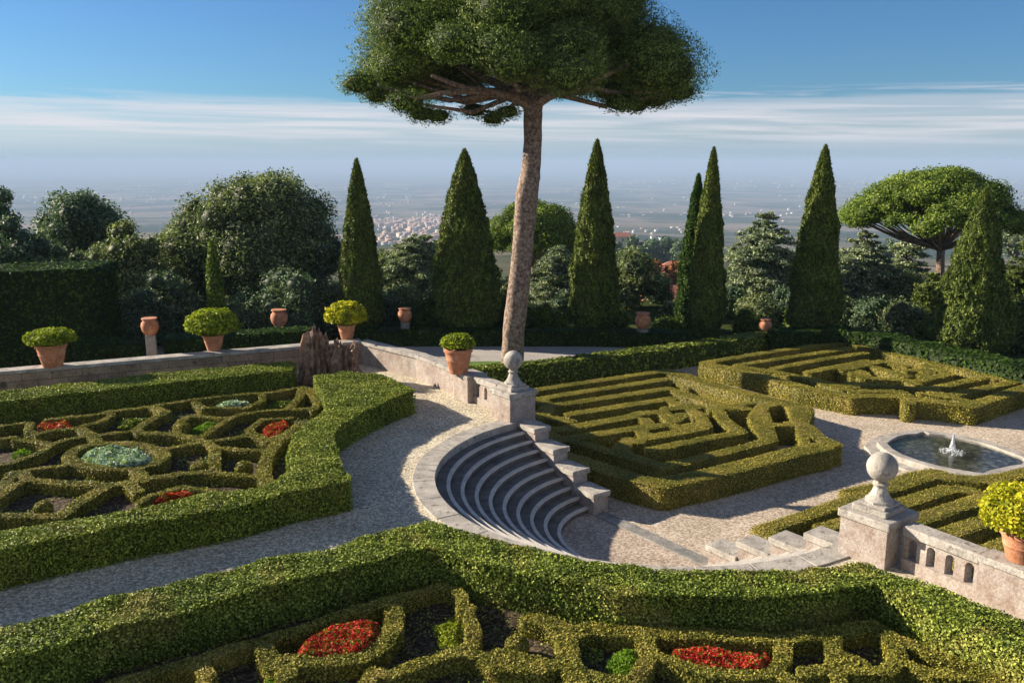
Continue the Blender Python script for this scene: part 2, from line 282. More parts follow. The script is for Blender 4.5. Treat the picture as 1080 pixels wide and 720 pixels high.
# ------------------------------------------------------------------ clipped hedges: union of strips / polygons -> one solid with leafy skin
def seg_sdf(X, Y, a, b):
    d = np.array(b)-np.array(a); l2 = max(d@d, 1e-9)
    t = np.clip(((X-a[0])*d[0]+(Y-a[1])*d[1])/l2, 0, 1)
    return np.hypot(X-a[0]-t*d[0], Y-a[1]-t*d[1])
def poly_sdf(X, Y, pg):
    dist = np.full(X.shape, 1e9); ins = np.zeros(X.shape, bool); n = len(pg)
    for i in range(n):
        a, b = pg[i], pg[(i+1) % n]; dist = np.minimum(dist, seg_sdf(X, Y, a, b))
        if a[1] != b[1]:
            c = ((a[1] > Y) != (b[1] > Y)) & (X < (b[0]-a[0])*(Y-a[1])/(b[1]-a[1])+a[0]); ins ^= c
    return np.where(ins, -dist, dist)
def hedge_mesh(name, z0, z1, strips=(), polys=(), cell=.08, leaf=.045, dens=1000, material=None, rough=.02, holes=(), wavy=0., sidedens=1., topspread=.28, depth=.0, tdep=.012):
    """strips: (list of world xy, width); polys: list of world xy"""
    allp = np.array([p for s, w in strips for p in s]+[p for pg in polys for p in pg])
    lo = allp.min(0)-1.0; hi = allp.max(0)+1.0
    xs = np.arange(lo[0], hi[0], cell); ys = np.arange(lo[1], hi[1], cell)
    X, Y = np.meshgrid(xs, ys, indexing='ij'); S = np.full(X.shape, 1e9)
    for s, w in strips:
        for a, b in zip(s[:-1], s[1:]): S = np.minimum(S, seg_sdf(X, Y, a, b)-w/2)
    for pg in polys: S = np.minimum(S, poly_sdf(X, Y, pg))
    for pg in holes: S = np.maximum(S, -poly_sdf(X, Y, pg))
    if wavy: S = S+wavy*wav(np.stack([X, Y, X*0], -1), 2.2)
    gx, gy = np.gradient(S, cell)
    Cc = (S[:-1, :-1]+S[1:, :-1]+S[:-1, 1:]+S[1:, 1:])/4 < 0
    Zt = z1+rough*wav(np.stack([X, Y, X*0], -1), 3.0)+rough*.6*wav(np.stack([X, Y, X*0+5], -1), 9.0)
    pad = np.zeros((Cc.shape[0]+2, Cc.shape[1]+2), bool); pad[1:-1, 1:-1] = Cc
    used = pad[:-1, :-1] | pad[1:, :-1] | pad[:-1, 1:] | pad[1:, 1:]
    alln = pad[:-1, :-1] & pad[1:, :-1] & pad[:-1, 1:] & pad[1:, 1:]
    bd = used & ~alln
    mv = np.where(bd, np.clip(S, -cell, cell), 0); XX = X-mv*gx; YY = Y-mv*gy; Zt = np.where(bd, Zt-.008, Zt)
    idx = -np.ones(X.shape, int); idx[used] = np.arange(used.sum())
    Vt = np.stack([XX[used], YY[used], Zt[used]], 1)
    ci, cj = np.nonzero(Cc)
    Q = np.stack([idx[ci, cj], idx[ci+1, cj], idx[ci+1, cj+1], idx[ci, cj+1]], 1)
    # side walls
    E = []
    for di, dj, a, b in ((0, -1, (0, 0), (1, 0)), (1, 0, (1, 0), (1, 1)), (0, 1, (1, 1), (0, 1)), (-1, 0, (0, 1), (0, 0))):
        nb = pad[ci+1+di, cj+1+dj]; k = ~nb
        E.append(np.stack([idx[ci[k]+a[0], cj[k]+a[1]], idx[ci[k]+b[0], cj[k]+b[1]]], 1))
    E = np.concatenate(E); nV = len(Vt); Vb = Vt.copy(); Vb[:, 2] = z0
    V = np.concatenate([Vt, Vb]); QS = np.stack([E[:, 1], E[:, 0], E[:, 0]+nV, E[:, 1]+nV], 1)
    gxx = gx[used]; gyy = gy[used]; Vc = V.copy(); sh = np.where(bd[used], depth, 0); Vc[:nV, 0] -= gxx*sh; Vc[:nV, 1] -= gyy*sh; Vc[nV:, 0] -= gxx*sh; Vc[nV:, 1] -= gyy*sh; Vc[:nV, 2] -= tdep
    parts = [(Vc, np.concatenate([Q, QS]), None, 1)]
    # leafy skin
    def bil(q, n):
        k = rng.integers(0, len(q), n); u = rng.random((n, 1)); v = rng.random((n, 1)); A = V[q[k]]
        return A[:, 0]*(1-u)*(1-v)+A[:, 1]*u*(1-v)+A[:, 2]*u*v+A[:, 3]*(1-u)*v, k
    nt_ = int(len(Q)*cell*cell*dens)
    p, _ = bil(Q, nt_); n = np.tile([[0, 0, 1.]], (nt_, 1)); p[:, 2] += rng.random(nt_)*(leaf*.3+tdep)-.008-tdep
    parts.append((*leaves(p, n, leaf, .75, topspread), 0))
    el_ = np.linalg.norm(V[QS[:, 0]]-V[QS[:, 1]], axis=1); ns = int(el_.sum()*(z1-z0)*dens*.8*sidedens)
    if ns > 10:
        k = rng.choice(len(QS), ns, p=el_/el_.sum()); u = rng.random((ns, 1)); w = rng.random((ns, 1))**.85
        A = V[QS[k]]; p = (A[:, 0]*(1-u)+A[:, 1]*u)*(1-w)+(A[:, 3]*(1-u)+A[:, 2]*u)*w
        ed = V[QS[k, 0]]-V[QS[k, 1]]; nn = unit(np.stack([ed[:, 1], -ed[:, 0], 0*ed[:, 0]], 1)*-1)
        # outward = away from inside: check sign with gradient of S
        gi = np.clip(((p[:, 0]-lo[0])/cell).astype(int), 0, X.shape[0]-1); gj = np.clip(((p[:, 1]-lo[1])/cell).astype(int), 0, X.shape[1]-1)
        gg = np.stack([gx[gi, gj], gy[gi, gj], 0*gi], 1); nn = unit(gg+1e-6)
        p = p+nn*(rng.random((ns, 1))*(leaf*.9+depth)-.01-depth)
        parts.append((*leaves(p, nn+np.array([0, 0, .05]), leaf, .75, .55), 0))
    V, q, t, mi = joinparts(parts)
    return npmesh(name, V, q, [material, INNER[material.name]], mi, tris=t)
def hedge(name, label, cat, *a, group=None, **k):
    me = hedge_mesh(name, *a, **k); o = link(name, me); prop(o, label, cat, group); return o
# ------------------------------------------------------------------ solids
class MB:
    def __init__(s): s.V = []; s.F = []
    def add(s, V, F):
        o = len(s.V); s.V += [tuple(v) for v in V]; s.F += [tuple(i+o for i in f) for f in F]; return s
    def obox(s, c, hx, hy, z0, z1, ang=0., taper=1., bev=.0):
        ca, sa = math.cos(ang), math.sin(ang)
        def ring(ax, ay, z): return [(c[0]+ca*x-sa*y, c[1]+sa*x+ca*y, z) for x, y in ((-ax, -ay), (ax, -ay), (ax, ay), (-ax, ay))]
        if bev > 0:
            R = [ring(hx, hy, z0), ring(hx*taper, hy*taper, z1-bev), ring(hx*taper-bev, hy*taper-bev, z1)]
        else: R = [ring(hx, hy, z0), ring(hx*taper, hy*taper, z1)]
        V = [p for r in R for p in r]; Fs = [(3, 2, 1, 0)]
        for k in range(len(R)-1):
            for i in range(4): j = (i+1) % 4; Fs.append((k*4+i, k*4+j, k*4+4+j, k*4+4+i))
        b = (len(R)-1)*4; Fs.append((b, b+1, b+2, b+3)); return s.add(V, Fs)
    def lathe(s, c, prof, n=24, jit=0.):
        V = []; Fs = []
        for r, z in prof:
            for i in range(n):
                a = 2*math.pi*i/n; rr = r*(1+jit*random.uniform(-1, 1)); V.append((c[0]+rr*math.cos(a), c[1]+rr*math.sin(a), c[2]+z))
        for k in range(len(prof)-1):
            for i in range(n): j = (i+1) % n; Fs.append((k*n+i, k*n+j, k*n+n+j, k*n+n+i))
        Fs.append(tuple(range(n-1, -1, -1))); Fs.append(tuple((len(prof)-1)*n+i for i in range(n))); return s.add(V, Fs)
    def prism(s, poly, z0, z1):
        n = len(poly); tri = tessellate_polygon([[Vector((x, y, 0)) for x, y in poly]])
        V = [(x, y, z0) for x, y in poly]+[(x, y, z1) for x, y in poly]
        area = sum(poly[i][0]*poly[(i+1) % n][1]-poly[(i+1) % n][0]*poly[i][1] for i in range(n))
        Fs = []
        for t in tri:
            a, b, c = t; cr = (poly[b][0]-poly[a][0])*(poly[c][1]-poly[a][1])-(poly[b][1]-poly[a][1])*(poly[c][0]-poly[a][0])
            if cr < 0: a, c = c, a
            Fs.append((a+n, b+n, c+n)); Fs.append((c, b, a))
        for i in range(n):
            j = (i+1) % n; Fs.append((i, j, j+n, i+n) if area > 0 else (j, i, i+n, j+n))
        return s.add(V, Fs)
    def sweep(s, path, z0, z1, w0, w1=None, inset=0.):
        """strip along path (list of xy), from offset w0 to w1 (left positive)"""
        w1 = -w0 if w1 is None else w1; pts = [Vector(p) for p in path]; n = len(pts); L_, R_ = [], []
        for i in range(n):
            d = (pts[min(i+1, n-1)]-pts[max(i-1, 0)]).normalized(); nn = Vector((-d.y, d.x))
            if 0 < i < n-1:
                d1 = (pts[i]-pts[i-1]).normalized(); c = max(.4, d.dot(d1)); nn = nn/c
            L_.append(pts[i]+nn*w0); R_.append(pts[i]+nn*w1)
        V = []
        for a, b in zip(L_, R_): V += [(a.x, a.y, z0), (b.x, b.y, z0), (b.x, b.y, z1), (a.x, a.y, z1)]
        Fs = [(0, 1, 2, 3), tuple(4*(n-1)+k for k in (3, 2, 1, 0))]
        for i in range(n-1):
            for k in range(4): l = (k+1) % 4; Fs.append((4*i+k, 4*i+4+k, 4*i+4+l, 4*i+l))
        return s.add(V, Fs)
    def tube(s, pts, rad, n=10, rough=0., caps=True):
        pts = [Vector(p) for p in pts]; V = []; Fs = []
        for i, p in enumerate(pts):
            d = (pts[min(i+1, len(pts)-1)]-pts[max(i-1, 0)]).normalized()
            x = d.cross(Vector((0, 1, .1))).normalized(); y = d.cross(x)
            for k in range(n):
                a = 2*math.pi*k/n; r = rad[i]*(1+rough*random.uniform(-1, 1)); V.append(p+x*r*math.cos(a)+y*r*math.sin(a))
        for i in range(len(pts)-1):
            for k in range(n): l = (k+1) % n; Fs.append((i*n+k, i*n+l, i*n+n+l, i*n+n+k))
        if caps: Fs.append(tuple(range(n-1, -1, -1))); Fs.append(tuple((len(pts)-1)*n+i for i in range(n)))
        return s.add(V, Fs)
    def build(s, name, m, parent=None, smooth=False, bevel=0.):
        me = bpy.data.meshes.new(name); me.from_pydata(s.V, [], s.F); me.materials.append(m)
        bm = bmesh.new(); bm.from_mesh(me); bmesh.ops.recalc_face_normals(bm, faces=bm.faces)
        if bevel: bmesh.ops.bevel(bm, geom=[e for e in bm.edges if e.calc_face_angle(0) > .6], offset=bevel, segments=2, affect='EDGES', profile=.6)
        bm.to_mesh(me); bm.free()
        if smooth:
            me.polygons.foreach_set('use_smooth', [True]*len(me.polygons))
            me.set_sharp_from_angle(angle=math.radians(40))
        return link(name, me, parent)
def structure(o): o['kind'] = 'structure'; return o
def sheet(name, poly, z, m):
    tri = tessellate_polygon([[Vector((x, y, 0)) for x, y in poly]]); me = bpy.data.meshes.new(name)
    Fs = []
    for a, b, c in tri:
        cr = (poly[b][0]-poly[a][0])*(poly[c][1]-poly[a][1])-(poly[b][1]-poly[a][1])*(poly[c][0]-poly[a][0])
        Fs.append((a, b, c) if cr > 0 else (c, b, a))
    me.from_pydata([(x, y, z) for x, y in poly], [], Fs); me.materials.append(m); return structure(link(name, me))
# ================================================================== GROUND
vA = math.radians(-53); v = Vector((math.cos(vA), math.sin(vA))); u = Vector((-v.y, v.x)); C = Vector((3.55, 22.0)); RI, RO = 5.55, 6.1
def LC(t, s=0.): q = C+v*t+u*s; return (q.x, q.y)
def AR(r, a): q = C+v*r*math.cos(a)-u*r*math.sin(a); return (q.x, q.y)     # a: 0 at right pier .. pi at left pier, bulging uphill
def make_terrain():
    rs = np.concatenate([[0, 20, 40, 55, 64], np.geomspace(70, 90000, 90)]); na = 240
    V = []; 
    for r in rs:
        for k in range(na):
            a = 2*math.pi*k/na; x, y = r*math.sin(a), r*math.cos(a); z = terr(r)-.02
            if r > 66:
                amp = min(1, (r-66)/300)*(4 if r < 1500 else 9)*(1 if r < 5000 else .3); z += amp*(math.sin(x/(90+r*.05)+1)+math.sin(y/(70+r*.06)+x/(200+r*.1)))*.6
            V.append((x, y, z))
    Fs = [(i*na+k, i*na+(k+1) % na, (i+1)*na+(k+1) % na, (i+1)*na+k) for i in range(len(rs)-1) for k in range(na)]
    me = npmesh('ground', V, np.array(Fs)[:, ::-1], PLAIN, smooth=True); structure(link('ground', me))
make_terrain()
A0, A1, A2, A3 = (-.15, 27.45), (-1.75, 29.75), (-3.45, 32.3), (-6.05, 34.9)
B0, B1 = P(0, 390, .95), (0, 0); dB = Vector(A3)-Vector(B0); B2 = tuple(Vector(B0)-dB*2.2)
arc = [AR(5.85, math.pi*k/40) for k in range(41)]
rail_dir = Vector((math.cos(math.radians(-57.5)), math.sin(math.radians(-57.5))))
rp0 = Vector(LC(6.75, .2)); rp_end = rp0+rail_dir*30
terr_poly = [tuple(rp_end), tuple(rp0)]+arc+[LC(-6.3, .2), A0, A1, A2, A3, tuple(B0), B2, (-50, -40), (60, -40)]
mb = MB().prism(terr_poly, LOW-.3, 0.0); up = mb.build('upper_terrace', GRAV); structure(up)
up.data.materials.append(WALLG)
for p_ in up.data.polygons:
    if abs(p_.normal.z) < .5: p_.material_index = 1
# lower court gravel, road, lawn
lau = [P(x, y, LOW+1.05) for x, y in ((470, 393), (510, 387), (560, 383), (610, 377), (700, 366), (790, 353), (830, 347))]
lau2 = [P(x, y, LOW+1.25) for x, y in ((826, 349), (880, 347), (925, 352), (965, 361), (1030, 374), (1090, 388), (1200, 415))]
sheet('court_gravel', lau+lau2[1:]+[(60, 20), (60, -35), (20, -35), (-1, 20)], LOW+.002, GRAVL)
rd = [P(x, y, LOW) for x, y in ((395, 386), (440, 386), (500, 383.5), (600, 380), (700, 374), (780, 363), (760, 357), (700, 359.5), (600, 361.5), (395, 362))]
sheet('road', [tuple(Vector(B2)+Vector((0, 6)))]+rd[:6]+rd[6:]+[(-40, 46)], LOW+.006, ROAD)
sheet('lawn', [P(x, y, LOW) for x, y in ((438, 400), (445, 381), (470, 381.5), (530, 381), (600, 380.5), (700, 373), (640, 385), (520, 400))], LOW+.012, LAWN)
# ================================================================== STAIR
st = empty('semicircular_stair', (C.x, C.y, LOW), 'concave semicircular stone stair sinking from the gravel path to the mazes', 'stairs')
NS = 10; TR = .365; RZ = -LOW/NS; NA = 64
def ring(mb, r0, r1, z0, z1, a0=0., a1=math.pi, n=NA):
    V = []; Fs = []
    for k in range(n+1):
        a = a0+(a1-a0)*k/n
        for r, z in ((r0, z0), (r1, z0), (r1, z1), (r0, z1)): V.append((*AR(r, a), z))
    for k in range(n):
        for j in range(4): l = (j+1) % 4; Fs.append((4*k+j, 4*k+4+j, 4*k+4+l, 4*k+l))
    Fs += [(0, 1, 2, 3), tuple(4*n+q for q in (3, 2, 1, 0))]; return mb.add(V, Fs)
for k in range(15):
    ring(MB(), RI, RO+.03*random.random(), -.35, .032+.006*random.random(), math.pi*k/15+.0022, math.pi*(k+1)/15-.0022, 6).build('coping_slab', TRAV, st, bevel=.012)
ring(MB(), RI+.02, RO-.03, -.36, .0).build('coping_bed', TREAD, st)
for k in range(1, NS):
    r1 = RI-TR*(k-1)-.003; r0 = RI-TR*k
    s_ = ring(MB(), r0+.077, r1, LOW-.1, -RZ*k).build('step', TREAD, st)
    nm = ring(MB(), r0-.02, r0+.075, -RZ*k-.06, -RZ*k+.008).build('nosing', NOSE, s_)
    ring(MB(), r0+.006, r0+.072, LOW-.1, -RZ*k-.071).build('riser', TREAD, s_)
landing = [AR(RI-TR*(NS-1), math.pi*k/32) for k in range(33)]
lo_ = MB().prism(landing, LOW-.1, LOW+.012).build('landing', PEB, st)
MB().sweep([LC(-2.3, .22), LC(3.9, .22)], LOW-.1, LOW+.05, .21).build('threshold', TRAVD, st, bevel=.012)
for sgn, nm in ((-1, 'left'), (1, 'right')):
    for k in range(4):
        t1 = (5.62 if sgn < 0 else 5.78)-k*.90; t0 = t1-.92; zt = .0-k*.42
        ce = LC(sgn*(t0+t1)/2, .25); w_ = MB().obox(ce, (t1-t0)/2-.004*k, .27, LOW-.05, zt-.13, vA).build('cheek_block', PLAST, st)
        MB().obox(LC(sgn*((t0+t1)/2-.04), .25), (t1-t0)/2+.0, .33, zt-.128, zt+.03, vA).build('cap_slab', TRAV, w_, bevel=.02)
slab = MB().obox(LC(3.0, .55), .75, .25, LOW, LOW+.10, vA).build('white_marble_slab', NOSE, None, bevel=.02)
prop(slab, 'pale worn stone slab lying at the foot of the right stair cheek', 'stone slab')
# ================================================================== PIERS, BALUSTRADES, WALLS
def pier(t, s, hw, label, ph=1.0):
    c = LC(t, s); e = empty('stone_pier', (c[0], c[1], 0), label, 'stone pier', 'ball topped piers of the stair')
    MB().obox(c, hw, hw, -.2, ph-.17, vA).build('shaft', PLAST, e, bevel=.012)
    MB().obox(c, hw+.05, hw+.05, ph-.168, ph, vA, 1, .0).build('cap', TRAV, e, bevel=.03)
    MB().obox(c, hw*.72, hw*.72, ph+.002, ph+.12, vA).obox(c, hw*.58, hw*.58, ph+.121, ph+.19, vA).build('plinth', TRAV, e, bevel=.02)
    prof = [(.30, 0), (.29, .04), (.23, .08), (.17, .19), (.13, .32), (.16, .35), (.17, .38), (.13, .41), (.13, .46)]
    fin = MB().lathe((c[0], c[1], ph+.19), prof, 8).build('finial_neck', TRAV, e, True)
    bl = MB().lathe((c[0], c[1], ph+.19+.73), [(.012 if abs(math.sin(q)) > .999 else .305*math.cos(q), .305*math.sin(q)) for q in np.linspace(-math.pi/2, math.pi/2, 17)], 28, .012).build('ball', TRAV, e, True)
pier(-6.15, .24, .5, 'smaller looking far pier with a stone ball, left of the stair by the pine', .95)
pier(6.35, .19, .52, 'large near pier with a lichen speckled stone ball, right of the stair', 1.0)
BALP = [(.125, 0), (.125, .05), (.085, .07), (.085, .11), (.115, .20), (.112, .27), (.085, .37), (.08, .43), (.12, .46), (.12, .52)]
def balustrade(p0, p1, n, label, rail_to=None):
    p0, p1 = Vector(p0), Vector(p1); d = (p1-p0); ang = math.atan2(d.y, d.x); mid = (p0+p1)/2; Ln = d.length
    e = empty('balustrade', (mid.x, mid.y, 0), label, 'balustrade')
    MB().obox(mid, Ln/2, .17, -.1, .25, ang).build('base', PLAST, e, bevel=.01)
    MB().obox(mid, Ln/2, .21, .735, .93, ang).build('rail', TRAV, e, bevel=.03)
    pt = Ln/n; hw = .088; za, zb_, zc = .25, .585, .736; MBq = MB(); dp = .13
    def pris(poly):
        V = []
        for side in (-dp, dp):
            for a, z in poly: q = p0+d.normalized()*a+Vector((-d.y, d.x)).normalized()*side; V.append((q.x, q.y, z))
        m_ = len(poly); MBq.add(V, [tuple(range(m_-1, -1, -1)), tuple(range(m_, 2*m_))]+[(a, (a+1) % m_, (a+1) % m_+m_, a+m_) for a in range(m_)])
    for k in range(n):
        c0 = pt*(k+.5); arch = [(c0+hw*math.cos(t_), zb_+hw*math.sin(t_)) for t_ in np.linspace(math.pi, 0, 11)]
        pris([(pt*k, za), (c0-hw, za), (c0-hw, zb_), (pt*k, zb_)]); pris([(c0+hw, za), (pt*(k+1), za), (pt*(k+1), zb_), (c0+hw, zb_)])
        for a, b in zip(arch[:-1], arch[1:]): pris([a, b, (b[0], zc), (a[0], zc)])
        pris([(pt*k, zb_), (c0-hw, zb_), (c0-hw, zc), (pt*k, zc)]); pris([(c0+hw, zb_), (pt*(k+1), zb_), (pt*(k+1), zc), (c0+hw, zc)])
    MBq.build('pierced_panel', PLAST, e)
    for k in range(1, n):
        q = p0+d*(k/n); MB().lathe((q.x, q.y, .252), [(r*1.02, z*.93) for r, z in BALP], 16).build('baluster', TRAV, e, True)
    return e
r1 = rp0+rail_dir*.28; r2 = r1+rail_dir*1.55
balustrade(r1, r2, 4, 'four stubby stone balusters under a rail, right of the near pier')
def parapet(path, z1, label, m=PLAST, w=.2, cap=.25, ct=.14, cat='parapet wall'):
    mid = sum((Vector(p) for p in path), Vector((0, 0)))/len(path)
    e = empty('parapet_wall', (mid.x, mid.y, 0), label, cat)
    MB().sweep(path, -.25, z1-ct, w).build('wall_face', m, e)
    MB().sweep(path, z1-ct+.002, z1, cap).build('coping', TRAV, e, bevel=.02)
    return e
parapet([tuple(r2+rail_dir*.002), tuple(r2+rail_dir*14)], .945, 'peach masonry parapet with grey coping running off the right edge')
pl = Vector(A0)-(Vector(A1)-Vector(A0)).normalized()*.05
dl = (Vector(A1)-Vector(A0)).normalized(); balustrade(Vector(A0)+dl*.35, Vector(A1)-dl*1.0, 3, 'short run of balusters between the far pier and the pot')
MBp = MB().obox(Vector(A0)+dl*.1, .26, .2, -.2, .9, math.atan2(dl.y, dl.x)); pb = MBp.build('pier_wall_return', PLAST); prop(pb, 'short peach masonry wall return joining the far ball pier', 'wall')
pq = Vector(A1)-dl*.55; e = empty('pot_pedestal', (pq.x, pq.y, 0), 'square masonry pedestal carrying the pot nearest the far pier', 'pedestal')
MB().obox(pq, .44, .38, -.2, .8, math.atan2(dl.y, dl.x)).build('shaft', PLAST, e, bevel=.01); MB().obox(pq, .47, .41, .802, .93, math.atan2(dl.y, dl.x)).build('cap', TRAV, e, bevel=.02)
parapet([tuple(Vector(A1)-dl*.09), A2, A3], .93, 'sunlit peach parapet climbing from the pot pedestal to the tree stump')
parapet([(A3[0]-.05, A3[1]-.02), tuple(B0), B2], .95, 'long grey block wall with pale coping behind the left parterre', WALLG, .24, .30, .13)
# ================================================================== HEDGE MAZES
def CP(o, pts, z): return [P(x, y, z) for x, y in crop(o[0], o[1], 6, pts)]
c2, c3, c4, c5, c6 = (560, 380), (720, 380), (560, 460), (730, 350), (900, 350); ZM = LOW+.72
def S(o, w, *pts): return (CP(o, pts, ZM), w+(.02 if o in (c2, c5, c6) else -.04))
m1 = [S(c2, .5, (20, 185), (45, 180), (860, 60)), S(c2, .5, (20, 245), (60, 237), (850, 115)), S(c2, .5, (110, 285), (870, 175)),
      S(c2, .5, (250, 335), (900, 235)), S(c2, .55, (60, 350), (240, 380)), S(c2, .55, (80, 430), (200, 430), (640, 350)), S(c2, .5, (240, 490), (690, 420)),
      S(c2, .7, (860, 65), (960, 90), (1080, 125), (1290, 185), (1490, 235), (1690, 290)), S(c2, .5, (870, 175), (1080, 240), (1250, 290), (1350, 300)),
      S(c2, .5, (20, 185), (-60, 260), (60, 430), (180, 500)), S(c2, .5, (60, 240), (110, 285)), S(c2, .55, (110, 285), (60, 350)), 
      # outer south west wall (in shade) and inner one
      S(c4, .75, (-30, 5), (130, 88), (400, 178), (650, 255), (835, 298)), S(c4, .5, (230, 15), (420, 70), (560, 110), (700, 150), (850, 190)),
      S(c3, .85, (-100, 765), (120, 722), (402, 654), (702, 576), (880, 540)),
      S(c2, .5, (830, 665), (960, 640)), S(c3, .5, (0, 638), (300, 565), (545, 502), (480, 420), (450, 350), (500, 290), (640, 260)),
      S(c3, .5, (-200, 560), (0, 520), (200, 480), (370, 450), (260, 370), (210, 290), (330, 300)),
      S(c3, .5, (-180, 470), (0, 445), (150, 410), (100, 330), (-60, 260)), S(c2, .5, (560, 560), (620, 500), (680, 510)), S(c2, .5, (560, 560), (600, 590), (830, 665)),
      S(c2, .5, (690, 330), (830, 320), (900, 380), (960, 340)), S(c2, .5, (690, 330), (640, 350)), S(c2, .45, (760, 420), (860, 400), (940, 420), (1050, 400)), S(c2, .45, (690, 420), (760, 420), (720, 370)),
      S(c2, .5, (730, 485), (900, 460), (1080, 425)), S(c2, .5, (700, 440), (730, 485)), S(c2, .5, (860, 300), (1060, 290)),
      S(c3, .5, (500, 290), (560, 500)), S(c3, .7, (690, 280), (740, 330), (740, 400), (600, 400)), S(c3, .6, (640, 265), (790, 300)), S(c3, .55, (790, 300), (760, 370)),
      S(c3, .6, (740, 400), (800, 420), (850, 480), (960, 525)), S(c3, .5, (760, 400), (760, 530)), S(c3, .45, (290, 290), (430, 265))]
hole = [CP(c3, [(690, 440), (620, 440), (700, 490), (730, 530), (745, 530), (728, 450)], ZM), CP(c3, [(560, 315), (590, 295), (635, 320), (640, 395), (565, 390)], ZM), CP(c3, [(320, 262), (440, 225), (455, 240), (330, 272)], ZM)]
hedge('hedge_maze', 'nearest clipped box maze with a curled corner, right of the stair', 'hedge maze', LOW, ZM, strips=m1, holes=hole, cell=.07, leaf=.042, dens=1300, material=MAZE, rough=.012, depth=.05, topspread=.25, group='clipped hedge mazes on the lower terrace', sidedens=.8)
m2 = [S(c5, .6, (85, 195), (400, 262), (700, 345), (1010, 405), (1080, 400)), S(c6, .6, (0, 400), (255, 402)), S(c6, .6, (365, 425), (540, 440), (740, 465)), S(c6, .6, (745, 462), (1080, 352), (1300, 280), (1480, 220)),
      S(c5, .5, (85, 190), (450, 130), (800, 82), (1040, 62)), S(c6, .5, (0, 75), (300, 145), (600, 205), (900, 275), (1250, 340), (1480, 380)), S(c5, .5, (1020, 62), (1080, 95)),
      S(c5, .45, (290, 208), (600, 160), (1000, 100)), S(c5, .45, (520, 228), (800, 175), (1090, 130)), S(c5, .45, (740, 250), (1100, 180)), S(c6, .45, (-60, 235), (70, 205), (180, 180)),
      S(c5, .5, (290, 215), (520, 248), (740, 290), (900, 330), (1020, 345)), S(c6, .5, (-20, 320), (250, 342), (430, 355)), S(c5, .5, (540, 250), (760, 300), (960, 360)),
      S(c6, .5, (380, 315), (600, 262)), S(c6, .5, (460, 360), (830, 285)), S(c6, .5, (600, 400), (1065, 302)), S(c6, .5, (430, 355), (600, 400), (745, 445)),
      S(c6, .45, (50, 245), (100, 290), (320, 300), (400, 325)), S(c6, .45, (140, 220), (340, 275)), S(c6, .45, (340, 240), (470, 235), (430, 275)), S(c6, .45, (180, 180), (340, 212)), S(c6, .45, (470, 210), (560, 232), (600, 265)),
      S(c6, .5, (0, 370), (300, 375), (340, 400), (350, 450)), S(c6, .45, (0, 255), (60, 250), (60, 290)), S(c6, .4, (430, 385), (600, 410))]
hedge('hedge_maze', 'farther clipped box maze beyond the fountain with a gap in its front', 'hedge maze', LOW, ZM, strips=m2, cell=.08, leaf=.052, dens=900, material=MAZE, rough=.012, depth=.05, topspread=.25, group='clipped hedge mazes on the lower terrace', sidedens=.8)
c7, c8 = (900, 440), (780, 470)
def S8(w, *pts): return ([P(780+a/4.8, 470+b/4.8, ZM-.1) for a, b in pts], w)
def S7(w, *pts): return ([P(900+a/6, 440+b/6, ZM-.1) for a, b in pts], w)
m3 = [S8(.5, (105, 420), (350, 345), (500, 290), (640, 235)), S7(.8, (0, 478), (230, 430), (430, 365), (530, 350)), S7(.65, (440, 355), (640, 375), (790, 390), (900, 385), (1150, 330)),
      S8(.5, (105, 420), (250, 480), (420, 560)), S8(.5, (420, 410), (560, 370)), S7(.6, (100, 590), (330, 530), (600, 445), (730, 455)), S7(.6, (240, 690), (450, 625), (720, 540), (900, 480)), S7(.6, (500, 760), (700, 690), (850, 645), (1050, 580), (1300, 500)),
      S7(.6, (900, 385), (1050, 560)), S7(.6, (700, 900), (950, 800), (1200, 720)), S8(.5, (420, 560), (600, 640), (900, 800))]
hedge('hedge_maze', 'low striped box maze behind the near ball pier and balusters', 'hedge maze', LOW, ZM-.1, strips=m3, cell=.07, leaf=.04, dens=1400, material=MAZE, rough=.012, depth=.05, topspread=.25, group='clipped hedge mazes on the lower terrace')
# laurel hedges round the court
hedge('laurel_hedge', 'loose glossy laurel hedge running from the pine trunk along the near maze', 'hedge', LOW, LOW+1.05, strips=[(lau, 1.0)], cell=.12, leaf=.13, dens=190, material=LAUREL, rough=.06, wavy=.05, group='laurel hedges bounding the maze court')
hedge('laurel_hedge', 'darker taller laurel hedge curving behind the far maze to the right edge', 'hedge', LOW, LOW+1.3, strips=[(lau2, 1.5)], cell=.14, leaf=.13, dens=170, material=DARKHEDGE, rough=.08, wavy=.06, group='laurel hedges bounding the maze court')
# ================================================================== FOUNTAIN
fr = [(936, 467), (941, 463), (948, 459.5), (957, 457.5), (967, 457), (974, 455), (980, 456.5), (997, 458.5), (1017, 462), (1034, 466), (1050, 471), (1066, 477), (1077, 481), (1082, 485), (1077, 489), (1066, 490.5), (1055, 493), (1045, 495), (1037, 498.5), (1030, 497.5), (1010, 494.5), (990, 490.5), (970, 485), (953, 479), (942, 473)]
fp = [Vector(P(x, y, LOW+.25)) for x, y in fr]; fc = sum(fp, Vector((0, 0)))/len(fp)
def off(k):
    r = []
    n = len(fp)
    for i in range(n):
        d = (fp[(i+1) % n]-fp[i-1]).normalized(); nn = Vector((d.y, -d.x)); 
        if nn.dot(fp[i]-fc) < 0: nn = -nn
        r.append(fp[i]+nn*k)
    return r
fe = empty('fountain', (fc.x, fc.y, LOW), 'shallow stone rimmed pool with a white water jet beside the mazes', 'fountain')
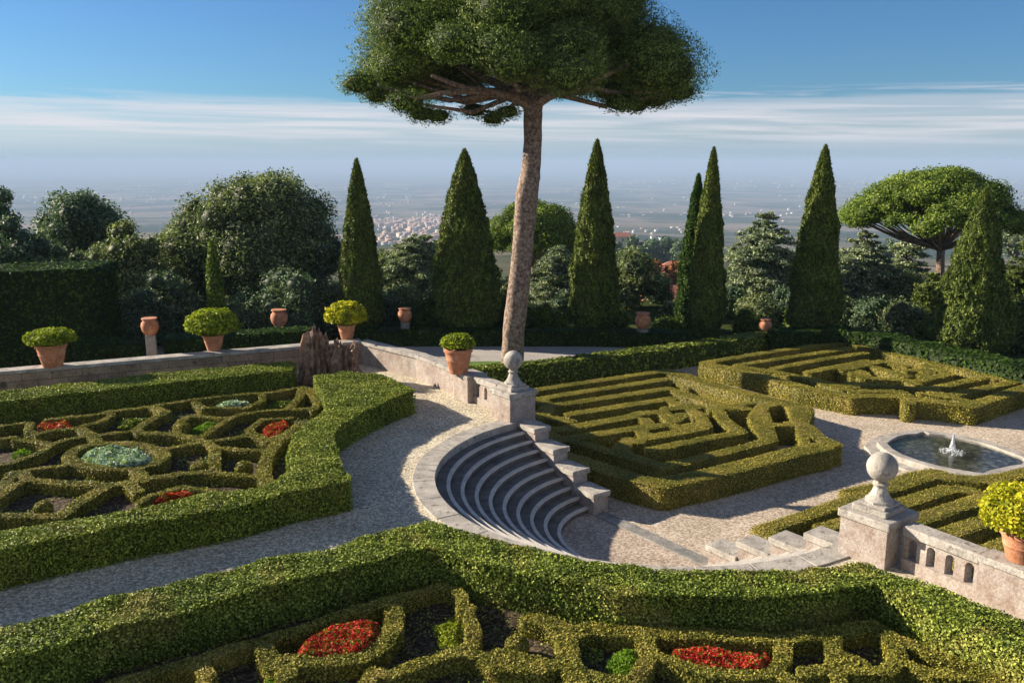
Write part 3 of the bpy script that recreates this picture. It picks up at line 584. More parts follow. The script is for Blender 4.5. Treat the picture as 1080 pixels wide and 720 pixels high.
def loopwall(mb, a, b, z0, z1):
    n = len(a); V = []
    for p, q in zip(a, b): V += [(p.x, p.y, z0), (q.x, q.y, z0), (q.x, q.y, z1), (p.x, p.y, z1)]
    return mb.add(V, [(4*i+k, 4*((i+1) % n)+k, 4*((i+1) % n)+(k+1) % 4, 4*i+(k+1) % 4) for i in range(n) for k in range(4)])
loopwall(MB(), off(0), off(.34), LOW-.05, LOW+.25).build('rim', TRAV, fe, bevel=.03)
loopwall(MB(), off(.342), off(.75), LOW-.05, LOW+.07).build('outer_step', TRAV, fe, bevel=.015)
MB().prism([tuple(p) for p in off(.0)], LOW-.05, LOW+.02).build('basin_floor', gravelmat('pool_bed', [(0, (.05, .05, .04)), (.6, (.12, .115, .09)), (1, (.24, .23, .19))], .8, 7), fe)
sw = sheet('pool_water', [tuple(p) for p in off(.004)], LOW+.17, WATER); del sw['kind']; sw.name = 'water'; sw.parent = fe; sw.location = -fe.location
fj = P(1004, 477, LOW+.17); jet = []
pj = []; 
for k in range(1300):
    h_ = rng.random()**.8; r_ = .02+.15*(1-h_)**1.8*rng.random()**.7; a_ = rng.random()*6.28; pj.append((fj[0]+r_*math.cos(a_), fj[1]+r_*math.sin(a_), LOW+.17+h_*.68))
for k in range(400):
    r_ = .42*rng.random()**.6; a_ = rng.random()*6.28; pj.append((fj[0]+r_*math.cos(a_), fj[1]+r_*math.sin(a_), LOW+.18+.05*rng.random()))
Vv, qq, tt = leaves(np.array(pj), rng.normal(size=(len(pj), 3)), .032, .6, 1)
link('water_jet', npmesh('water_jet', Vv, qq, FOAM), fe)
# ================================================================== LEFT PARTERRE
ZH = .8
lf = [(-60, 571), (0, 558), (72, 547), (133, 537), (160, 532), (227, 518), (277, 512), (291, 506), (303, 496), (302, 478), (309, 457), (322, 446),
      (332, 440), (343, 430), (341, 413), (330, 395), (362, 391), (397, 393), (417, 400), (438, 411), (407, 422), (380, 435), (360, 446), (352, 457), (354, 468), (361, 492), (371, 501), (371, 505), (340, 511), (308, 517), (267, 528), (243, 534), (180, 545), (160, 547), (100, 560), (50, 570), (0, 581), (-90, 600)]
hedge('box_hedge', 'thick clipped hedge wrapping the front and right of the left parterre', 'hedge', 0, ZH, polys=[[P(x, y, ZH) for x, y in lf]], cell=.08, leaf=.046, dens=2100, material=BOX, rough=.045, wavy=.025, topspread=.42, depth=.11, tdep=.025, group='tall clipped hedges around the parterres')
bf = [(-80, 421), (0, 412), (90, 402), (160, 393), (240, 386), (307, 380), (312, 384), (307, 390), (240, 397), (180, 403), (90, 413), (0, 422), (-80, 432)]
hedge('box_hedge', 'long straight clipped hedge below the grey block wall', 'hedge', 0, .75, polys=[[P(x, y, .75) for x, y in bf]], cell=.08, leaf=.05, dens=1700, material=BOX, rough=.035, wavy=.02, topspread=.4, depth=.11, tdep=.025, group='tall clipped hedges around the parterres')
ZL = .3
a_, b_0, d_, e_ = (0, 390), (160, 390), (0, 480), (160, 480)
def SL(o, w, *pts): return (CP(o, pts, ZL), w*(.80 if o[1] < 590 else .85))
def ell(o, cx, cy, rx, ry, n=28, a0=0, a1=360): return [(cx+rx*math.cos(math.radians(a0+(a1-a0)*k/n)), cy+ry*math.sin(math.radians(a0+(a1-a0)*k/n))) for k in range(n+1)]
lw = .28
pl1 = [SL(a_, lw, (-200, 380), (0, 355), (150, 330)), SL(a_, lw, (300, 310), (400, 300), (640, 275), (700, 258), (960, 225), (1080, 210), (1190, 190), (1430, 160), (1660, 145), (1920, 102), (2060, 150)),
       SL(a_, lw, (190, 330), (180, 380), (240, 400), (350, 372), (500, 362), (540, 350), (620, 330), (700, 290), (700, 258)), SL(a_, .4, (500, 362), (560, 395), (620, 450)),
       SL(a_, lw, (-200, 450), (0, 430), (80, 422)), SL(a_, lw, (100, 438), (220, 445), (330, 468), (250, 520), (120, 570), (60, 590), (-150, 620)), SL(a_, lw, (330, 465), (440, 435), (560, 410)),
       SL(a_, .42, *ell(0, 735, 540, 300, 82)), SL(a_, lw, (600, 410), (850, 378)), SL(a_, .38, (960, 228), (1050, 260), (940, 320), (860, 370), (880, 392), (1130, 405), (1260, 430)),
       SL(a_, .45, (850, 615), (910, 690)), SL(d_, lw, (60, 110), (130, 95), (400, 62)), SL(d_, .4, (130, 100), (180, 150), (340, 165), (600, 182), (800, 168), (920, 145), (1080, 125)), SL(e_, lw, (100, 122), (170, 108), (350, 102), (690, 132)),
       SL(d_, .42, (660, 195), (480, 300), (380, 380)), SL(d_, .36, (-200, 380), (0, 370), (380, 380)), SL(d_, .36, (80, 110), (30, 180), (90, 190), (0, 250), (-120, 290)), SL(d_, .36, (180, 150), (90, 190)),
       SL(d_, lw, (890, 290), (960, 245), (1080, 215)), SL(e_, lw, (110, 215), (180, 198), (400, 222)), SL(d_, .36, (800, 168), (870, 220)),
       SL(b_0, lw, (270, 200), (330, 235), (590, 238), (700, 190), (700, 150)), SL(b_0, lw, (160, 395), (160, 350), (190, 315), (250, 285), (460, 300), (620, 268), (730, 252), (860, 243), (1020, 243)),
       SL(b_0, lw, (-20, 402), (170, 402), (300, 435), (400, 360), (500, 300)), SL(b_0, .36, (960, 105), (930, 180), (860, 243)), SL(b_0, lw, (90, 492), (330, 455), (420, 440), (640, 408)),
       SL(b_0, lw, (640, 408), (620, 370), (700, 312), (870, 300)), SL(b_0, .38, (640, 408), (740, 440), (850, 400), (930, 345), (1060, 340)), SL(b_0, lw, (300, 435), (400, 485), (560, 498), (740, 510)), SL(b_0, .36, (400, 485), (400, 640)),
       SL(b_0, .45, (850, 405), (790, 460), (745, 520), (710, 600), (715, 690), (790, 740)), SL(b_0, .36, (1020, 250), (1060, 200), (990, 120))]
hedge('parterre_hedge', 'low scrolling box edging of the left parterre round a silver circle', 'parterre hedge', 0, ZL, strips=pl1, cell=.06, leaf=.04, dens=1800, material=BOXLOW, rough=.025, wavy=.02, topspread=.38, depth=.03, tdep=.015, group='low scrolled parterre edgings')
sheet('left_bed_soil', [P(x, y, 0) for x, y in ((-120, 432), (0, 440), (160, 418), (310, 402), (345, 405), (420, 425), (345, 480), (350, 520), (240, 560), (0, 605), (-130, 628))], .006, SOIL)
def bed(name, label, cat, poly, z, m, size=.07, dens=500, base=0., bump=.08, kind='stuff', group=None, clump=1.6, kw=.7):
    """mass of small plants filling a polygon"""
    pg = [P(x, y, z) for x, y in poly]; A = np.array(pg); lo, hi = A.min(0), A.max(0); n = int((hi-lo).prod()*dens*3)
    p = rng.random((n, 2))*(hi-lo)+lo; s = poly_sdf(p[:, 0], p[:, 1], pg); p = p[s < -.03]; s = -s[s < -.03]; gp = wav(np.concatenate([p, p[:, :1]*0], 1), 9.0); kp = gp+.55*rng.random(len(p)) > -.62+.9*np.clip(.16-s, 0, .16); p = p[kp]; s = s[kp]
    p3 = np.concatenate([p, np.zeros((len(p), 1))], 1)
    hgt = (z-base)*np.clip(.45+s*3.0, 0, 1)+bump*wav(p3, 4*clump); zz = base+hgt*(1-.45*rng.random(len(p))**2)
    P3 = np.stack([p[:, 0], p[:, 1], zz], 1); V, q, t = leaves(P3, np.tile([[0, 0, 1.]], (len(p), 1)), size, kw, .9)
    mi = (rng.random(len(p)) < (.24 if m in (RED, SILV) else 0)).astype(int)
    o = link(name, npmesh(name, V, q, [m, WEED if m is RED else LAUREL], mi)); prop(o, label, cat, group, kind); return o
def sc6(o, pts): return crop(o[0], o[1], 6, pts)
RG = 'red flower beds in the box scrolls'
bed('red_flower_bed', 'red flower bed at the far right inside the left parterre', 'flower bed', sc6(b_0, [(690, 360), (740, 320), (860, 308), (895, 340), (840, 390), (760, 425), (700, 395)]), .32, RED, .06, 1100, group=RG, kind='thing')
bed('red_flower_bed', 'orange red flower strip in the front scroll of the left parterre', 'flower bed', sc6(e_, [(-30, 290), (60, 225), (180, 210), (300, 218), (290, 250), (150, 265), (0, 300)]), .26, RED, .06, 900, group=RG, kind='thing')
bed('red_flower_bed', 'sparse small red flower patch below the long straight hedge', 'flower bed', sc6(a_, [(215, 348), (240, 308), (330, 308), (450, 312), (470, 350), (380, 366)]), .24, RED, .06, 420, group=RG, kind='thing')
bed('silver_plant_bed', 'round bed of silver green plants ringed by low box', 'flower bed', sc6(a_, ell(0, 735, 540, 232, 68)), .36, SILV, .09, 900, kind='thing')
bed('pale_plant_bed', 'pale green plants in a shallow bow below the straight hedge', 'flower bed', sc6(b_0, [(380, 215), (480, 185), (620, 178), (630, 200), (560, 225), (440, 232)]), .26, SILV, .08, 700, kind='thing')
bed('weeds', 'bright green weeds in the left parterre compartments', 'weeds', sc6(b_0, [(230, 390), (250, 350), (420, 300), (470, 320), (380, 380), (300, 410)]), .14, WEED, .07, 400)
bed('weeds', 'green seedlings at the left edge of the left parterre', 'weeds', sc6(a_, [(50, 560), (80, 510), (170, 480), (220, 500), (120, 545)]), .14, WEED, .07, 300)
bed('weeds', 'dark green ground cover in the upper scroll of the left parterre', 'weeds', sc6(a_, [(740, 370), (740, 310), (960, 290), (900, 330), (840, 365)]), .12, LAUREL, .07, 500)
bed('weeds', 'ground cover in the far right corner of the left parterre', 'weeds', sc6(b_0, [(720, 240), (740, 190), (900, 180), (860, 225)]), .12, LAUREL, .07, 400)
def ball(x, y, r_px, z, label, group='box balls in the left parterre', m=BOXLOW, sq=.95, leaf=.05, dens=1500):
    c = P(x, y, z); R = r_px/(ray(x, y)[1])*c[1]*1.0; n = int(4*math.pi*R*R*dens)
    d = unit(rng.normal(size=(n, 3))); p = d*R*(.93+.1*rng.random((n, 1))); p[:, 2] *= sq; ctr = np.array([c[0], c[1], max(R*sq*.9, .12)]); p += ctr
    core = unit(rng.normal(size=(1, 3))); parts = [(*leaves(p, d, leaf, .7, .6), 0)]
    th = np.linspace(0, 2*math.pi, 13)[:-1]; ph = np.linspace(-1.5, 1.5, 8); Vc = [(R*.92*math.cos(b)*math.cos(a)+ctr[0], R*.92*math.cos(b)*math.sin(a)+ctr[1], R*.92*sq*math.sin(b)+ctr[2]) for b in ph for a in th]
    Qc = [(i*12+k, i*12+(k+1) % 12, i*12+12+(k+1) % 12, i*12+12+k) for i in range(7) for k in range(12)]
    parts.append((Vc, Qc, None, 1)); V, q, t, mi = joinparts(parts)
    return prop(link('topiary_ball', npmesh('topiary_ball', V, q, [m, INNER[m.name]], mi, tris=t)), label, 'topiary ball', group)
ball(45, 529, 9.5, .35, 'brownish box ball in the front left compartment of the left parterre')
ball(257, 491, 9.5, .3, 'round box ball near the thick right hedge of the left parterre')
ball(193, 449, 8, .3, 'small dark box ball between bright weeds in the left parterre')
ball(210, 491, 10, .2, 'flattened tan box mound beside the silver circle', sq=.6)
# ================================================================== FOREGROUND PARTERRE
fh = [(-90, 678), (0, 661), (75, 642), (108, 632), (180, 615), (237, 600), (270, 591), (355, 574), (410, 559), (449, 548), (490, 560), (560, 576), (620, 589), (720, 601), (800, 601), (850, 598), (900, 593), (915, 591), (940, 604), (1010, 626), (1090, 657), (1200, 700),
      (1200, 790), (1090, 700), (1000, 652), (925, 613), (905, 615), (880, 621), (830, 627), (720, 628), (650, 625), (578, 608), (500, 593), (453, 577), (430, 581), (337, 606), (300, 614), (253, 628), (178, 648), (123, 660), (70, 675), (0, 695), (-90, 715)]
hedge('box_hedge', 'foreground clipped hedge zigzagging from lower left to lower right corner', 'hedge', 0, ZH, polys=[[P(x, y, ZH) for x, y in fh]], cell=.07, leaf=.042, dens=3600, material=BOXN, rough=.06, wavy=.04, topspread=.5, depth=.12, tdep=.035, group='tall clipped hedges around the parterres')
f_, g_, h_, i_, j_, k_ = (120, 600), (270, 600), (420, 600), (570, 600), (720, 600), (900, 600)
pl2 = [SL(f_, .28, (-200, 790), (50, 705), (300, 620), (560, 560), (760, 490), (960, 440), (1080, 395)), SL(g_, .3, (140, 405), (300, 370), (480, 300), (700, 240), (850, 190), (1080, 125), (1180, 98), (1270, 130), (1310, 175), (1300, 240)),
       SL(f_, .32, (940, 450), (975, 540), (1010, 590)), SL(f_, .3, (540, 590), (600, 680), (540, 740)), SL(g_, .36, (850, 195), (880, 290), (860, 390), (800, 470), (650, 550), (450, 575), (320, 575), (200, 565), (190, 660)),
       SL(g_, .3, (740, 640), (850, 655), (1000, 605), (1080, 570), (1260, 520), (1360, 470), (1380, 380), (1350, 300), (1350, 240)), SL(g_, .3, (740, 640), (700, 720), (600, 780)),
       SL(h_, .32, (330, 520), (430, 520), (520, 540), (620, 600), (760, 610), (900, 610), (1060, 570)), SL(h_, .3, (640, 520), (840, 555), (960, 590)), SL(h_, .45, (830, 300), (950, 325), (1060, 390)), SL(h_, .4, (1060, 390), (1080, 560), (1130, 680)),
       SL(i_, .4, (200, 400), (330, 355), (420, 375), (620, 390), (800, 392), (1080, 410), (1200, 415)), SL(j_, .36, (100, 402), (300, 412), (600, 432), (850, 402), (1080, 372), (1200, 352), (1290, 392), (1330, 420)), SL(k_, .3, (250, 418), (450, 502), (800, 622), (1000, 700)),
       SL(i_, .32, (640, 400), (700, 520), (620, 660), (540, 740)), SL(i_, .3, (700, 520), (850, 572), (1080, 650)), SL(j_, .32, (150, 642), (350, 662), (560, 642), (640, 560), (635, 440)), SL(j_, .3, (950, 420), (965, 560), (1000, 720)), SL(j_, .3, (600, 640), (720, 720)),
       SL(k_, .34, (-60, 540), (0, 560), (100, 622), (200, 640), (300, 562), (235, 430)), SL(k_, .34, (300, 565), (480, 645), (800, 690), (950, 760)), SL(k_, .36, (-300, 640), (-100, 620), (100, 630)), SL(i_, .36, (230, 640), (420, 690), (560, 700)), SL(f_, .3, (50, 710), (200, 760))]
hedge('parterre_hedge', 'low scrolling box edging of the foreground parterre round two red beds', 'parterre hedge', 0, ZL, strips=pl2, cell=.05, leaf=.034, dens=3600, material=BOXLOW, rough=.04, wavy=.035, topspread=.45, depth=.04, tdep=.02, group='low scrolled parterre edgings')
sheet('foreground_bed_soil', [P(x, y, 0) for x, y in ((-80, 740), (180, 680), (460, 600), (700, 650), (905, 640), (1050, 700), (1200, 760), (1200, 900), (-80, 900))], .006, SOIL)
bed('red_flower_bed', 'large bright red flower bed at lower left of the foreground parterre', 'flower bed', sc6(g_, [(205, 525), (300, 400), (470, 320), (700, 285), (790, 300), (800, 420), (720, 495), (600, 535), (420, 548), (240, 555)]), .34, RED, .042, 2200, group=RG, kind='thing', bump=.07)
bed('red_flower_bed', 'wide scarlet flower bed at the right of the foreground parterre', 'flower bed', sc6(j_, [(-110, 520), (-60, 460), (150, 440), (330, 470), (480, 500), (520, 455), (590, 520), (560, 620), (450, 640), (200, 635), (40, 590)]), .32, RED, .042, 2000, group=RG, kind='thing', bump=.09)
bed('weeds', 'bright green weed patch in the middle of the foreground parterre', 'weeds', sc6(i_, [(400, 600), (440, 510), (600, 500), (660, 560), (620, 650), (480, 680)]), .14, WEED, .045, 1500)
bed('weeds', 'yellow green weeds near the inner corner of the foreground hedge', 'weeds', sc6(h_, [(200, 350), (330, 270), (440, 270), (430, 390), (380, 500), (250, 480)]), .10, YEL2, .045, 700)
bed('weeds', 'green weeds below the larger red bed at the bottom', 'weeds', sc6(g_, [(20, 720), (60, 650), (200, 640), (260, 740)]), .14, WEED, .045, 900)
bed('weeds', 'small tuft of weeds beside the wavy foreground edging', 'weeds', sc6(i_, [(340, 420), (380, 370), (440, 390), (430, 440)]), .2, WEED, .045, 900)
bed('weeds', 'scattered ground cover behind the first foreground weed patch', 'weeds', sc6(i_, [(240, 600), (250, 470), (420, 500), (400, 620)]), .08, LAUREL, .04, 500)
ball(545, 671, 13, .35, 'knobbly box ball standing in the foreground parterre', group='box balls in the foreground parterre', leaf=.036, dens=2600)
def scatter_plants(name, label, cat, poly, zz, m, n, size, thr, freq=2.5, hgt=.06):
    A = np.array(poly); lo, hi = A.min(0), A.max(0); p = rng.random((n, 2))*(hi-lo)+lo; s_ = poly_sdf(p[:, 0], p[:, 1], poly); p = p[s_ < -.05]
    w_ = wav(np.concatenate([p, p[:, :1]*0], 1), freq); p = p[w_ > thr-.4*rng.random(len(p))]; P3 = np.stack([p[:, 0], p[:, 1], zz+hgt*rng.random(len(p))], 1)
    V, q, t = leaves(P3, np.tile([[0, 0, 1.]], (len(p), 1)), size, .6, .8); prop(link(name, npmesh(name, V, q, m)), label, cat, None, 'stuff')
FG = [P(x, y, 0) for x, y in ((-80, 745), (180, 690), (460, 615), (700, 662), (905, 655), (1050, 712), (1200, 780), (1200, 900), (-80, 900))]
LB = [P(x, y, 0) for x, y in ((-120, 440), (0, 442), (160, 421), (310, 408), (345, 440), (300, 500), (240, 530), (0, 580), (-130, 600))]
scatter_plants('ground_cover', 'loose green seedlings over the foreground bed soil', 'ground cover', FG, .015, WEED, 26000, .04, .45)
scatter_plants('ground_cover', 'dark creeping leaves over the foreground bed soil', 'ground cover', FG, .015, LAUREL, 30000, .045, .2, 1.7)
scatter_plants('ground_cover', 'loose green seedlings over the left bed soil', 'ground cover', LB, .015, WEED, 26000, .06, .5)
scatter_plants('ground_cover', 'dark creeping leaves over the left bed soil', 'ground cover', LB, .015, LAUREL, 30000, .06, .2, 1.7)
PATH = [P(x, y, 0) for x, y in ((-60, 645), (180, 600), (370, 548), (372, 480), (440, 430), (500, 440), (440, 480), (435, 530), (450, 552), (300, 590), (0, 665))]
scatter_plants('fallen_leaves', 'small brown leaves fallen on the upper gravel path', 'leaf litter', PATH, .006, AUT, 2600, .035, .1, 1.2, .01)
# ================================================================== POTS
def foliage_dome(c, rx, rz, n, m, size, flat=.35, zc=0.):
    d = unit(rng.normal(size=(n, 3))); d[:, 2] = np.where(d[:, 2] < -flat, -flat*rng.random(n), d[:, 2])
    r = 1+.10*wav(d, 5)+.05*wav(d, 11); p = d*np.array([rx, rx, rz])*(r*(.82+.2*rng.random(n)))[:, None]+np.array(c)
    return leaves(p, d, size, .65, .8), p
def potted(x, y, z, pot_w, pot_h, fw, fh_, m, label, lsize=.10, n=2600):
    c = P(x, y, z); e = empty('potted_shrub', (c[0], c[1], z), label, 'potted shrub', 'terracotta pots on the walls')
    R = pot_w/2; k = pot_h
    prof = [(R*.60, 0), (R*.62, .03*k), (R*.66, .12*k), (R*.80, .5*k), (R*.84, .54*k), (R*.82, .57*k), (R*.92, .84*k), (R*.99, .87*k), (R*1.0, .97*k), (R*.97, k), (R*.86, k), (R*.84, .9*k)]
    MB().lathe((c[0], c[1], z), prof, 28).build('pot', TERRA, e, True)
    (V, q, t), p = foliage_dome((c[0], c[1], z+k+fh_*.36), fw/2, fh_*.62, n, m, lsize)
    parts = [(V, q, t, 0)]
    th = np.linspace(0, 2*math.pi, 13)[:-1]; ph = np.linspace(-.9, 1.5, 7); cz = z+k+fh_*.36
    Vc = [(.78*fw/2*math.cos(b)*math.cos(a)+c[0], .78*fw/2*math.cos(b)*math.sin(a)+c[1], .78*fh_*.6*math.sin(b)+cz) for b in ph for a in th]
    Qc = [(i*12+j, i*12+(j+1) % 12, i*12+12+(j+1) % 12, i*12+12+j) for i in range(6) for j in range(12)]
    parts.append((Vc, Qc, None, 1)); V, q, t, mi = joinparts(parts)
    link('foliage', npmesh('foliage', V, q, [m, INNER[m.name]], mi, tris=t), e); return e
potted(56, 386, .95, 1.05, .80, 1.65, .55, YEL2, 'low lime green shrub in a wide terracotta pot, leftmost on the block wall', .11, 2200)
potted(226, 369, .95, .82, .62, 1.95, 1.0, YEL2, 'broad rounded green shrub in a small pot on the block wall', .11, 4200)
potted(366, 357, .95, .75, .60, 1.65, .95, YEL, 'yellow green shrub in a pot above the tree stump', .11, 3200)
potted(483.5, 393, .93, 1.0, .86, 1.15, .5, YEL2, 'low shrub in a tall terracotta pot beside the pine trunk', .10, 1900)
potted(1078, 590, .95, .84, .56, 1.5, .85, YEL, 'large bright yellow shrub in a pot at the right edge', .07, 6500)
def urn(x, y, Y, r_px, label, ped=0., pcol=TRAVD):
    c = W(x, y, Y); s = Y/ray(x, y)[1]; R = r_px*s; g = terr(math.hypot(c.x, c.y)); z0 = c.z-R
    e = empty('terracotta_urn', (c.x, c.y, g), label, 'urn', 'terracotta urns along the far hedge')
    MB().obox((c.x, c.y), R*.55, R*.55, g-.05, z0, .3).build('pedestal', pcol, e, bevel=.02)
    MB().lathe((c.x, c.y, z0), [(R*.5, 0), (R*.62, R*.1), (R*.9, R*.5), (R*1.0, R*1.0), (R*.95, R*1.4), (R*.75, R*1.65), (R*.72, R*1.75), (R*.88, R*1.85), (R*.88, R*2.0), (R*.6, R*2.0)], 20).build('jar', TERRA, e, True)
urn(158, 344, 33, 9, 'round terracotta jar on a grey pedestal behind the block wall')
urn(294.5, 335, 45, 9, 'terracotta jar in the shade behind the tree stump')
urn(427, 332, 48, 7.5, 'shaded terracotta jar below the leftmost tall cypress gap')
urn(678, 338, 47, 8.5, 'terracotta jar at the foot of the right hand slope of shrubs')
urn(807, 343, 46, 7, 'sunlit terracotta jar beside the laurel hedge crest')
# ================================================================== STUMP
def stump():
    c = P(348, 402, 0); c = (c[0], c[1]); s = c[1]/ray(348, 402)[1]
    e = empty('tree_stump', (c[0], c[1], 0), 'jagged reddish brown dead tree stump at the corner of the walls', 'tree stump')
    def lump(cx, R, Ht, seed, name, depth):
        r_ = random.Random(seed); n = 44; m = 12; V = []; Fs = []
        ridge = [1+.16*math.sin(i*1.9+seed)+.13*r_.uniform(-1, 1) for i in range(n)]; top = [Ht*(1+.10*r_.uniform(-1, 1)+.10*math.sin(i*.4+seed)) for i in range(n)]
        for k in range(m):
            f = k/(m-1)
            for i in range(n):
                a = 2*math.pi*i/n; rr = R*ridge[i]*(1.18-.35*f+.12*math.sin(f*9+i*.3))*(1+.05*r_.uniform(-1, 1)); V.append((cx+rr*math.cos(a), c[1]+depth+rr*math.sin(a), top[i]*f))
        for i in range(n): a = 2*math.pi*i/n; V.append((cx+R*.45*math.cos(a), c[1]+depth+R*.45*math.sin(a), Ht*.8))
        m += 1
        for k in range(m-1):
            for i in range(n): j = (i+1) % n; Fs.append((k*n+i, k*n+j, k*n+n+j, k*n+n+i))
        Fs.append(tuple((m-1)*n+i for i in range(n))); MB().add(V, Fs).build(name, STUMP, e)
    lump(c[0]-.50, .46, 1.72, 3, 'tall_trunk_piece', .1); lump(c[0]+.50, .52, 1.36, 8, 'short_trunk_piece', .0)
stump()
# ================================================================== TREES
def icore(cs, sc_=.75):
    th = np.linspace(0, 2*math.pi, 9)[:-1]; ph = np.linspace(-1.45, 1.45, 6); base = np.array([(math.cos(b)*math.cos(a), math.cos(b)*math.sin(a), math.sin(b)) for b in ph for a in th])
    q0 = np.array([(i*8+k, i*8+(k+1) % 8, i*8+8+(k+1) % 8, i*8+8+k) for i in range(5) for k in range(8)]); Vs = []; Q = []
    for n, (c, r) in enumerate(cs): Vs.append(base*np.array(r)*sc_+np.array(c)); Q.append(q0+n*48)
    return np.concatenate(Vs), np.concatenate(Q)
def clumps_mesh(name, cs, m, per_m2, size, aspect=.5, spread=.8, upw=0., pointy=False, core=.72, shell=(.72, 1.08), lump=.12, minn=30):
    PS, NS_ = [], []
    for c, r in cs:
        r = np.array(r, float); area = 4*math.pi*((r[0]*r[1]+r[0]*r[2]+r[1]*r[2])/3); n = max(minn, int(area*per_m2)); d = unit(rng.normal(size=(n, 3)))
        f = shell[0]+(shell[1]-shell[0])*rng.random((n, 1))**.6; PS.append(np.array(c)+d*r*f*(1+lump*wav(d*3+np.array(c), 2.5))[:, None]); NS_.append(d)
    p = np.concatenate(PS); nn = np.concatenate(NS_)
    if upw: Vl, ql, tl = leaves(p, np.cross(unit(nn+1e-3), rng.normal(size=nn.shape)), size, aspect, spread, None, 0, pointy) if upw == 2 else leaves(p, nn, size, aspect, spread, (0, 0, 1), upw, pointy)
    else: Vl, ql, tl = leaves(p, nn, size, aspect, spread, None, 0, pointy, pointy)
    parts = [(Vl, ql, tl, 0)]
    if core: Vc, Qc = icore(cs, core); parts.append((Vc, Qc, None, 1))
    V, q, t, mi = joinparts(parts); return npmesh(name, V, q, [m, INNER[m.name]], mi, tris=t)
def broadleaf(x, ytop, Y, wpx, label, m, cat='tree', name='broadleaf_tree', n=60, leaf=.22, per=26, hpx=None, group=None, seed=0, zb=None, low=.18, cr=.20):
    """x, ytop: crown top in the photo; wpx crown width in pixels; stands at depth Y"""
    r_ = np.random.default_rng(seed+int(x)); top = W(x, ytop, Y); s = Y/ray(x, ytop)[1]; R = wpx*s/2; g = terr(math.hypot(top.x, Y)) if zb is None else zb; Ht = top.z-g
    e = empty(name, (top.x, Y, g), label, cat, group); zc = g+Ht*(low+1)/2; rz = Ht*(1-low)/2; cs = []
    for k in range(n):
        d = r_.normal(size=3); d /= np.linalg.norm(d); f = .55+.38*r_.random() if k > n*.25 else .45*r_.random()
        rr = cr*R*(.7+.7*r_.random()); wz = 1.0-.25*max(0, d[2]); cs.append(((top.x+d[0]*f*R*1.0*wz, Y+d[1]*f*R*1.0, zc+d[2]*(f+.02)*rz), (rr*1.1, rr*1.1, rr)))
    link('crown', clumps_mesh('crown', cs, m, per*1.5, leaf*.85, shell=(.70, 1.22), lump=.25), e)
    mb = MB(); tr = max(.12, R*.07); mb.tube([(top.x, Y, g-.3), (top.x+.1*R*.3, Y, g+Ht*.25), (top.x, Y, zc)], [tr*1.3, tr, tr*.6], 9, .06)
    for k in range(6):
        c = cs[-1-k*3][0]; mb.tube([(top.x, Y, g+Ht*(.2+.05*k)), ((top.x+c[0])/2, (Y+c[1])/2, (g+Ht*.3+c[2])/2), c], [tr*.6, tr*.4, tr*.2], 6, .05)
    mb.build('trunk', BARKD, e, True); return e
def cypress(x, ytop, ybase, Y, wpx, label, ex=2., lean=0., m=CYP, n=None, group='tall cypresses behind the road'):
    top = W(x, ytop, Y); g = terr(math.hypot(top.x, Y)); s = Y/ray(x, ytop)[1]; R = wpx*s/2; Ht = top.z-g
    bx = top.x-lean; e = empty('cypress', (bx, Y, g), label, 'cypress', group); n = n or int(14000+R*Ht*2200)
    def prof(t): # t 0 bottom .. 1 top
        return np.where(t < .14, .45+.55*np.sin(np.clip(t/.14, 0, 1)*math.pi/2), np.clip(1-(np.clip(t-.14, 0, 1)/.86)**ex, 0, 1)**.78)
    t = rng.random(n*2); keep = rng.random(n*2) < (.15+prof(t)); t = t[keep][:n]; nn = len(t); a = rng.random(nn)*6.283
    q3 = np.stack([np.cos(a)*2.0, np.sin(a)*2.0, t*Ht*.6], 1); lum = 1+.12*wav(q3, 1.1)+.15*wav(q3, 2.6)+.10*wav(q3, 7)
    r = R*prof(t)*lum*(.86+.18*rng.random(nn))+.02
    p = np.stack([bx+lean*t+r*np.cos(a), Y+r*np.sin(a), g+.1+t*(Ht-.1)], 1); nr = np.stack([np.cos(a), np.sin(a), 0*a+.15], 1)
    V1, q1, t1 = leaves(p, nr, .14, .6, .8, (0, 0, 1), .5, True)
    T = np.linspace(0, 1, 90); A = np.linspace(0, 2*math.pi, 49)[:-1]; TT, AA = np.meshgrid(T, A, indexing='ij'); TT = TT.ravel(); AA = AA.ravel()
    q3 = np.stack([np.cos(AA)*2.0, np.sin(AA)*2.0, TT*Ht*.6], 1); lum = 1+.12*wav(q3, 1.1)+.15*wav(q3, 2.6)+.10*wav(q3, 7); rc = R*prof(TT)*lum*.86
    Vc = np.stack([bx+lean*TT+rc*np.cos(AA), Y+rc*np.sin(AA), g+.05+TT*(Ht-.25)], 1); Qc = np.array([(i*48+k, i*48+(k+1) % 48, i*48+48+(k+1) % 48, i*48+48+k) for i in range(89) for k in range(48)])
    V, q, tt, mi = joinparts([(V1, q1, t1, 0), (Vc, Qc, None, 1)])
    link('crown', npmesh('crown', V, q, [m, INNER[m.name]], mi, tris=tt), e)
    MB().tube([(bx, Y, g-.3), (bx, Y, g+.5), (bx+lean*.5, Y, g+Ht*.6)], [.22, .18, .08], 8).build('trunk', BARKD, e, True); return e
